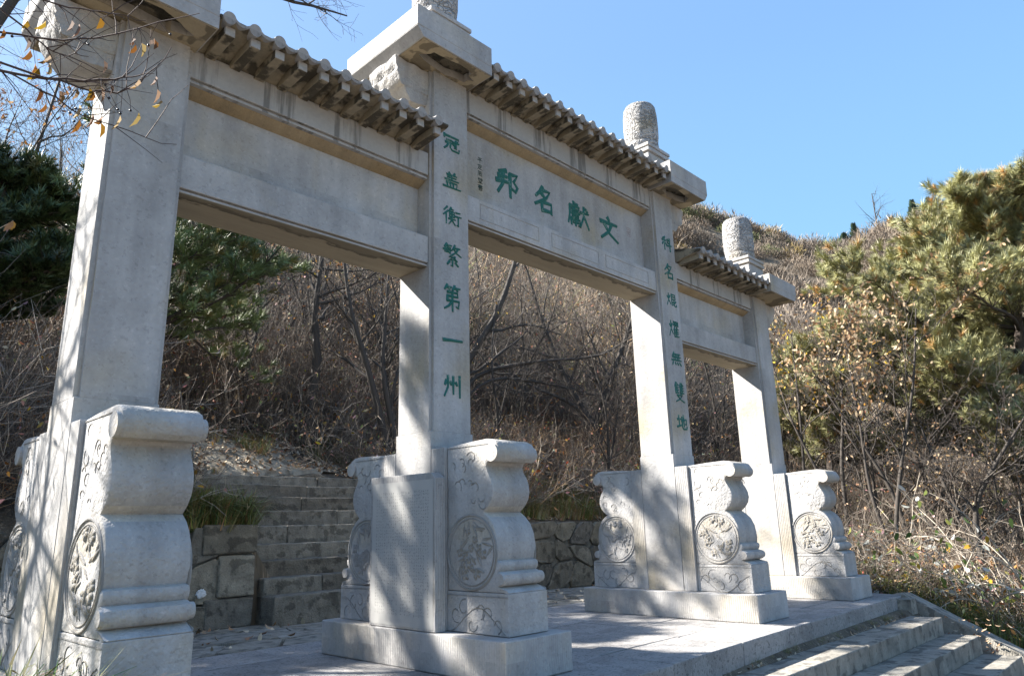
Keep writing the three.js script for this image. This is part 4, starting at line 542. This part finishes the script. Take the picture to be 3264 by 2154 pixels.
// ---------- undergrowth ----------
function shrub(seed, o) {
  const r = rngOf(seed), T = new Tubes();
  for (let k = 0; k < o.stems; k++) {
    const a = r() * 6.283, q = Math.sqrt(r()) * o.foot, p = V(Math.cos(a) * q, -.05, Math.sin(a) * q), tilt = o.tilt * (.3 + r()), d = V(Math.cos(a) * tilt, 1, Math.sin(a) * tilt).normalize(), len = o.h * (.55 + .6 * r()), pale = r() < o.pale, m = .6 + .8 * r(), c = (pale ? PALE : TWIG).map((v) => v * m), s = limb(p, d, len, 4, .42, o.trop ?? .0, r);
    T.tube(s.pts, taper(5, o.r * (.7 + .6 * r()), .0022), 3, c);
    for (let b = 0; b < o.side; b++) { const i = 1 + Math.floor(r() * 4), w = limb(s.pts[i], turnOff(s.dirs[i], .5 + .7 * r(), r), len * (.18 + .3 * r()), 2, .6, 0, r); T.tube(w.pts, [.0042, .0034, .0018], 3, c);
      if (r() < o.leaf) { const n = 1 + Math.floor(r() * 2); for (let e = 0; e < n; e++) { const cs = LEAFCOL[o.leafCol ?? (r() < .7 ? 'tan' : r() < .6 ? 'rust' : 'gold')], col = cs[Math.floor(r() * cs.length)].map((v) => v * (.6 + .6 * r())), dd = jitter(V(0, -.5, 0), r, 2); T.leaf(w.pts[2], dd, jitter(V(1, 0, 0), r, 2).cross(dd).normalize(), .06 + .03 * r(), .035, col); } } }
  }
  return T.geo();
}
function scatter(name, label, category, geos, mat, spots, tint) { // one mass per form of plant
  geos.forEach((g, k) => {
    const mine = spots.filter((_, i) => i % geos.length === k), im = new THREE.InstancedMesh(g, mat, mine.length), m4 = new THREE.Matrix4(), q4 = new THREE.Quaternion(), e = new THREE.Euler(), c = new THREE.Color(), r = rngOf(900 + k);
    im.name = numbered(name); tag(im, Array.isArray(label) ? label[k % label.length] : label, category, null, 'stuff'); im.castShadow = im.receiveShadow = true;
    mine.forEach(([x, y, z, s, tilt = .25, sy = 1], i) => { e.set((r() - .5) * tilt, r() * 6.283, (r() - .5) * tilt); im.setMatrixAt(i, m4.compose(V(x, y, z), q4.setFromEuler(e), V(s, s * sy, s))); im.setColorAt(i, tint(r, c, x, z)); });
    scene.add(im);
  });
}
const clear = (x, z) => (Math.abs(x) < 6.4 && z > -4.45) || (x > 5.3 && x < 6.6 && z > .6) || (Math.abs(x) < 2.05 && z > -6.5) || onPath(x, z) || (x < -5 && z > -.5);
{
  const r = rngOf(701), near = [], low = [], far = [], tall = [];
  const polar = (a0, a1, r0, r1, n, f) => { for (let k = 0; k < n; k++) { const a = lerp(a0, a1, r()) * Math.PI / 180, q = Math.sqrt(lerp(r0 * r0, r1 * r1, r())), x = CX + Math.sin(a) * q, z = CZ - Math.cos(a) * q; if (!clear(x, z)) f(x, z, q, a * 180 / Math.PI); } };
  polar(-6, 97, 7, 24, 1120, (x, z, q) => { const bank = z > -6.4 && x > 1.9 && x < 6.6, open = x > -2.8 && x < 2.4 && z > -8.9; if ((bank && r() < .85) || open) return; const side = x > 6.3 && z > -5; if (side && r() < .35) return; const belt = x > 1.5 && x < 8.5 && z > -8.6 ? .55 : 1; near.push([x, ground(x, z), z, ((side ? .5 : .7) + .6 * r()) * belt]); });
  polar(-4, 96, 22, 48, 1700, (x, z, q, az) => { if (az > 56 && q > 30 && r() < .5) return; tall.push([x, ground(x, z), z, (.9 + .7 * r()) * (az > 56 ? .7 : 1)]); });
  polar(-2, 95, 40, 122, 6400, (x, z, q) => { const f = field(x, z, 5); if (f < -.2 && r() < .75) return; far.push([x, ground(x, z) - .3, z, (.6 + 1.5 * Math.pow(r(), 1.6)) * (1 + .7 * f), .25, .8 + .5 * r()]); });
  polar(-6, 97, 7, 22, 1150, (x, z) => { const bank = z > -6.0 && x > 1.9 && x < 6.6, open = x > -2.8 && x < 1.9 && z > -7.2; if ((bank && r() < .7) || open) return; low.push([x, ground(x, z), z, .7 + .7 * r()]); });
  const shade = (r, c) => { const m = (.65 + .7 * r()), k = r(); return k < .12 ? c.setRGB(1.5 * m, 1.15 * m, .8 * m) : c.setRGB(m, m * .97, m * .95); };
  scatter('thicket_undergrowth', ['tangled leafless brown thicket covering the slope', 'dense twiggy thicket with a few tan leaves', 'thorny bare thicket of fine stems', 'grey leafless thicket of upright stems'], 'undergrowth', [shrub(401, { stems: 46, foot: .5, h: 1.7, tilt: .55, r: .007, side: 5, pale: .25, leaf: .12 }), shrub(402, { stems: 40, foot: .6, h: 1.9, tilt: .4, r: .008, side: 6, pale: .15, leaf: .3 }), shrub(403, { stems: 50, foot: .45, h: 1.4, tilt: .85, r: .006, side: 5, pale: .3, leaf: .1, trop: -.06 }), shrub(404, { stems: 30, foot: .55, h: 2.4, tilt: .22, r: .010, side: 6, pale: .35, leaf: .12 })], M.wood, near, shade);
  scatter('low_undergrowth', ['low dry scrub and dead stalks under the trees', 'low arching dead stems and dry leaves'], 'undergrowth', [shrub(411, { stems: 44, foot: .5, h: .8, tilt: .9, r: .005, side: 4, pale: .25, leaf: .2 }), shrub(412, { stems: 38, foot: .5, h: 1.0, tilt: 1.2, r: .005, side: 4, pale: .3, leaf: .15, trop: -.12 })], M.wood, low, shade);
  scatter('slope_undergrowth', ['tall bare saplings massed on the slope behind', 'bare brushwood massed on the slope behind', 'pale-stemmed saplings massed on the slope behind'], 'undergrowth', [shrub(421, { stems: 30, foot: .9, h: 3.0, tilt: .25, r: .016, side: 7, pale: .35, leaf: .25 }), shrub(422, { stems: 40, foot: .9, h: 2.2, tilt: .5, r: .013, side: 6, pale: .2, leaf: .2 }), shrub(423, { stems: 26, foot: .9, h: 3.6, tilt: .15, r: .017, side: 7, pale: .55, leaf: .12 })], M.wood, tall, (r, c) => { const m = .85 + .6 * r(), k = r(); return k < .06 ? c.setRGB(.9 * m, 1.15 * m, .55 * m) : k < .16 ? c.setRGB(1.35 * m, 1.08 * m, .75 * m) : c.setRGB(m * .95, m * .92, m * .9); });
  const bushG = (seed) => { const r = rngOf(seed), T = new Tubes(); for (let k = 0; k < 620; k++) { const a = r() * 6.283, u = r(), d = V(Math.cos(a) * Math.sqrt(1 - u * u), u * .95, Math.sin(a) * Math.sqrt(1 - u * u)), q = .5 + .5 * Math.sqrt(r()), lump = 1 + .22 * Math.sin(a * 3 + seed) * Math.sin(u * 5), p = d.clone().multiplyScalar(q * lump), m = .6 + .8 * r(); T.blade(p, p.clone().addScaledVector(jitter(d.clone().add(V(0, .35, 0)), r, 1.6), .13 + .2 * r()), jitter(V(1, 0, 0), r, 2), .03 + .035 * r(), [.20 * m, .168 * m, .128 * m]); } return T.geo(); };
  scatter('ridge_undergrowth', ['grey-brown scrub blanketing the far hill', 'purplish bare scrub blanketing the far hill'], 'undergrowth', [bushG(431), bushG(432), bushG(433)], M.wood, far, (r, c, x, z) => { const m = .85 + .5 * r(), k = r() + .25 * field(x, z, 9), t = field(x, z, 7); return k > .97 ? c.setRGB(1.35 * m, 1.18 * m, .62 * m) : k > .88 ? c.setRGB(.75 * m, .95 * m, .55 * m) : k < .12 ? c.setRGB(.6 * m, .58 * m, .6 * m) : c.setRGB(m * (1.02 + .1 * t), m * (.97 + .04 * t), m * (.99 - .1 * t)); });
}
{ // grasses and fallen leaves
  const r = rngOf(811), tuft = (seed, h, wid, cols) => { const q = rngOf(seed), T = new Tubes(); for (let k = 0; k < 60; k++) { const a = q() * 6.283, s = q() * .12, lean = .25 + .8 * q(), c = cols[Math.floor(q() * cols.length)].map((v) => v * (.7 + .6 * q())), p0 = V(Math.cos(a) * s, 0, Math.sin(a) * s), l = h * (.6 + .6 * q()), p1 = p0.clone().add(V(Math.cos(a) * l * lean * .4, l * .65, Math.sin(a) * l * lean * .4)), p2 = p0.clone().add(V(Math.cos(a) * l * lean, l * (.95 - .5 * lean), Math.sin(a) * l * lean)), sd = V(-Math.sin(a), 0, Math.cos(a)); T.blade(p0, p1, sd, wid, c); T.blade(p1.clone().addScaledVector(p1.clone().sub(p0), -.12), p2, sd, wid * .75, c); } return T.geo(); };
  const dry = [[.34, .27, .13], [.42, .35, .2], [.24, .17, .08]], grn = [[.10, .14, .035], [.16, .17, .05], [.3, .25, .08]], g1 = [], g2 = [];
  for (let k = 0; k < 900; k++) { const x = lerp(-3.8, 7, r()), z = lerp(-4.35, -9.5, r() * r()); if ((Math.abs(x) < 1.75 && z > -6.4) || (onPath(x, z) && r() < .9)) continue; (r() < .55 ? g1 : g2).push([x, ground(x, z) - .01, z, .6 + .7 * r()]); }
  for (let k = 0; k < 130; k++) g2.push([lerp(-3.6, -1.75, r()), 1.16, lerp(-4.08, -4.6, r()), .9 + .7 * r(), .5]); // overhanging the wall top
  for (let k = 0; k < 420; k++) { const x = lerp(6.2, 9, r()), z = lerp(-3.5, 3.2, r()); g2.push([x, ground(x, z), z, .8 + .8 * r()]); }
  for (let k = 0; k < 150; k++) { const x = lerp(-6.6, -5.25, r()), z = lerp(-1.6, .75, r()); (r() < .5 ? g1 : g2).push([x, Math.max(0, ground(x, z)) - .02, z, .6 + .6 * r()]); }
  for (let k = 0; k < 260; k++) { const x = lerp(-9, -5.6, r()), z = lerp(-5, -1.2, r()); g1.push([x, ground(x, z) - .02, z, .9 + .8 * r()]); }
  for (let k = 0; k < 26; k++) g2.push([lerp(-1, 5.2, r()), -.235, edgeZ(2) + .03, .16 + .12 * r()]);
  for (let k = 0; k < 44; k++) { const x = lerp(-5.75, -5.25, r()), z = lerp(.3, 1.6, r()); (r() < .4 ? g1 : g2).push([x, .0, z, 1.0 + .8 * r()]); }
  const tint = (r, c) => c.setScalar(.75 + .5 * r());
  scatter('dry_grass', 'dry straw-coloured grass tufts along the bank and path', 'grass', [tuft(1, .36, .011, dry)], M.dryLeaf, g1, tint); scatter('green_grass', 'yellow-green grass tufts on the wall top and bank', 'grass', [tuft(2, .42, .011, grn)], M.dryLeaf, g2, tint);
  const one = (() => { const T = new Tubes(); T.leaf(V(-.035, .004, 0), V(1, .08, 0).normalize(), V(0, 0, 1), .07, .042, [1, 1, 1], .3); return T.geo(); })(), ls = [];
  const drop = (n, x0, x1, z0, z1, f) => { for (let k = 0; k < n; k++) { const x = lerp(x0, x1, r()), z = lerp(z0, z1, r()); if (f && !f(x, z)) continue; const y = z > -4.2 && Math.abs(x) < 5.9 ? 0 : onPath(x, z) && z > -11 ? ground(x, z) + .055 : ground(x, z) + .01; ls.push([x, y + .012 + .02 * r(), z, .7 + .8 * r(), 1.3]); } };
  drop(5200, 1.9, 8.5, -4.3, -6.8, (x, z) => r() < 1 - (-4.3 - z) / 3.6); drop(4200, -2.2, 3.2, -6.3, -9.2, (x, z) => !onPath(x, z) || r() < .35); drop(3000, -4, 9, -6.5, -13); drop(160, -5.6, 5.7, -2.1, -3.95, (x) => x < -1.8 || x > 1.8 || r() < .5); drop(600, 6.2, 11, -4, 3);
  for (let k = 0; k < 120; k++) ls.push([lerp(-.5, 5.5, r()), -.228, edgeZ(2) + .02 + .12 * r() * r(), .5 + .5 * r(), 1.4]);
  for (let k = 0; k < 90; k++) ls.push([lerp(5.33, 5.58, r()), -.25 - .5 * r() * 1.2, lerp(1.75, 2.9, r()), .6 + .5 * r(), 1.4]);
  const pal = [[.52, .40, .27], [.44, .29, .17], [.36, .20, .10], [.58, .48, .34], [.25, .13, .07]];
  scatter('leaf_litter', 'fallen tan and russet leaves strewn over the bank', 'fallen leaves', [one], M.dryLeaf, ls, (r, c) => { const p = pal[Math.floor(r() * 5)], m = .75 + .5 * r(); return c.setRGB(p[0] * m, p[1] * m, p[2] * m); });
}
// arching bramble at the end of the steps
{
  const r = rngOf(853), t = thing('bramble_bush', 'arching bramble with pale canes and green-white leaves by the steps', 'bush'), W = new Tubes(), L = new Tubes(); t.position.set(7.35, ground(7.35, 1.9), 1.9);
  for (let k = 0; k < 60; k++) { const a = Math.PI * (.75 + .9 * r()), len = .9 + 1.3 * r(), up = .25 + .9 * r(), q = limb(V((r() - .5) * 1.0, 0, (r() - .5) * 2.6), V(Math.cos(a) * .7, up + .8, Math.sin(a) * .6).normalize(), len * 1.35, 9, .35, -.16, r), cm = .9 + .6 * r(), c = PALE.map((v) => v * cm); W.tube(q.pts, taper(10, .013, .004), 4, c);
    for (let b = 0; b < 7; b++) { const i = 2 + Math.floor(r() * 7), w = limb(q.pts[i], turnOff(q.dirs[i], .7 + .5 * r(), r), .12 + .28 * r(), 2, .5, 0, r); W.tube(w.pts, [.005, .0035, .002], 3, c);
      if (r() < .6) { const n = r() < .3 ? 'white' : r() < .85 ? 'green' : 'gold', col = LEAFCOL[n][Math.floor(r() * 3)], d = jitter(V(0, -.5, 0), r, 2.2); L.leaf(w.pts[2], d, jitter(V(1, 0, 0), r, 2).cross(d).normalize(), .11 + .05 * r(), .07, col); } } }
  mesh(t, 'canes', W.geo(), M.wood); mesh(t, 'leaves', L.geo(), M.leaf);
}
// fruiting tree whose leafy twigs hang into view near the viewer
{
  const r = rngOf(871), t = thing('berry_tree', 'young tree with yellow-orange leaves and black berries hanging before the first pillar', 'tree'), W = new Tubes(), L = new Tubes(), Fr = [], bx = -7.9, bz = 2.5, by = ground(bx, bz); t.position.set(bx, by, bz);
  const loc = (p) => V(p[0] - bx, p[1] - by, p[2] - bz), dark = [.07, .05, .045];
  W.tube([V(0, 0, 0), V(.05, 1, 0), V(-.02, 2, .02), V(.1, 3.1, 0), V(.05, 4.4, .1)], [.07, .06, .05, .035, .015], 7, dark);
  const berry = new THREE.IcosahedronGeometry(.0055, 1);
  const twig = (pts, r0, leafFrom, n, seed) => { const q = rngOf(seed), cu = new THREE.CatmullRomCurve3(pts.map(loc)), P = cu.getPoints(22).map((v, i) => v.add(V((q() - .5) * .012, (q() - .5) * .016, (q() - .5) * .012))); W.tube(P, taper(23, r0, .0016), 4, dark);
    for (let k = 0; k < n; k++) { const f = leafFrom + (1 - leafFrom) * q(), i = Math.floor(f * 21), s = limb(P[i], turnOff(V(0, -1, 0), .3 + .9 * q(), q), .03 + .12 * q(), 2, .5, -.2, q); W.tube(s.pts, [.0016, .0013, .001], 3, dark); const cs = q() < .4 ? [[.24, .14, .012], [.28, .18, .015], [.2, .1, .012]] : [[.15, .06, .012], [.18, .075, .014], [.09, .035, .01]], e = s.pts[2]; if (q() < .62) { const d = jitter(V(0, -1, 0), q, .8), sd = jitter(V(1, 0, .3), q, 1).cross(d).normalize(); L.leaf(e, d, sd, .05 + .028 * q(), .026 + .014 * q(), cs[Math.floor(q() * 3)], .35); } else Fr.push(berry.clone().translate(e.x, e.y, e.z)); }
    for (let k = 0; k < 14; k++) { const i = 3 + Math.floor(q() * 18), s = limb(P[i], turnOff(cu.getTangent(i / 22), .6 + .5 * q(), q), .08 + .2 * q(), 3, .5, 0, q); W.tube(s.pts, [.0026, .002, .0015, .001], 3, dark); } };
  twig([[-7.85, 2.35, 2.5], [-6.9, 2.66, 2.35], [-5.99, 2.8, 2.26], [-5.65, 2.9, 2.32], [-5.5, 2.98, 2.36]], .012, .62, 13, 1);
  twig([[-7.86, 2.5, 2.5], [-6.8, 2.82, 2.3], [-5.86, 2.84, 2.28], [-5.60, 2.86, 2.33], [-5.44, 3.12, 2.38]], .010, .6, 15, 2);
  twig([[-7.84, 2.7, 2.5], [-6.6, 2.95, 2.3], [-6.01, 2.97, 2.26], [-5.75, 3.05, 2.3], [-5.36, 3.33, 2.41]], .010, .5, 12, 3);
  twig([[-7.85, 2.4, 2.5], [-6.7, 2.72, 2.3], [-5.95, 2.80, 2.27], [-5.7, 2.7, 2.33], [-5.4, 2.66, 2.42]], .008, .96, 0, 4);
  twig([[-7.84, 2.9, 2.5], [-6.5, 3.2, 2.25], [-5.95, 3.15, 2.27], [-5.72, 3.2, 2.3], [-5.55, 3.22, 2.35]], .009, .4, 8, 5);
  twig([[-7.84, 3.1, 2.5], [-6.5, 3.3, 2.25], [-6.0, 3.05, 2.26], [-5.85, 2.96, 2.28], [-5.72, 2.98, 2.3]], .008, .5, 6, 6);
  for (let k = 0; k < 16; k++) { const y = 1.6 + 2.6 * r(), a = Math.PI * (.4 + 1.3 * r()), q = limb(V(.03, y, 0), V(Math.cos(a), .5, Math.sin(a)).normalize(), .7 + .7 * r(), 6, .4, .05, r); W.tube(q.pts, taper(7, .014, .003), 4, dark); for (let b = 0; b < 8; b++) { const i = 2 + Math.floor(r() * 5), d = jitter(V(0, -1, 0), r, 1); L.leaf(q.pts[i], d, jitter(V(1, 0, 0), r, 1).cross(d).normalize(), .06, .035, LEAFCOL.gold[b % 3]); } }
  mesh(t, 'trunk', W.geo(), M.wood); mesh(t, 'leaves', L.geo(), M.leaf); const fr = mesh(t, 'berries', merge(Fr), MS({ color: new THREE.Color(.012, .01, .014), roughness: .35 })); fr.userData.kind = 'stuff';
}

renderer.render(scene, camera);
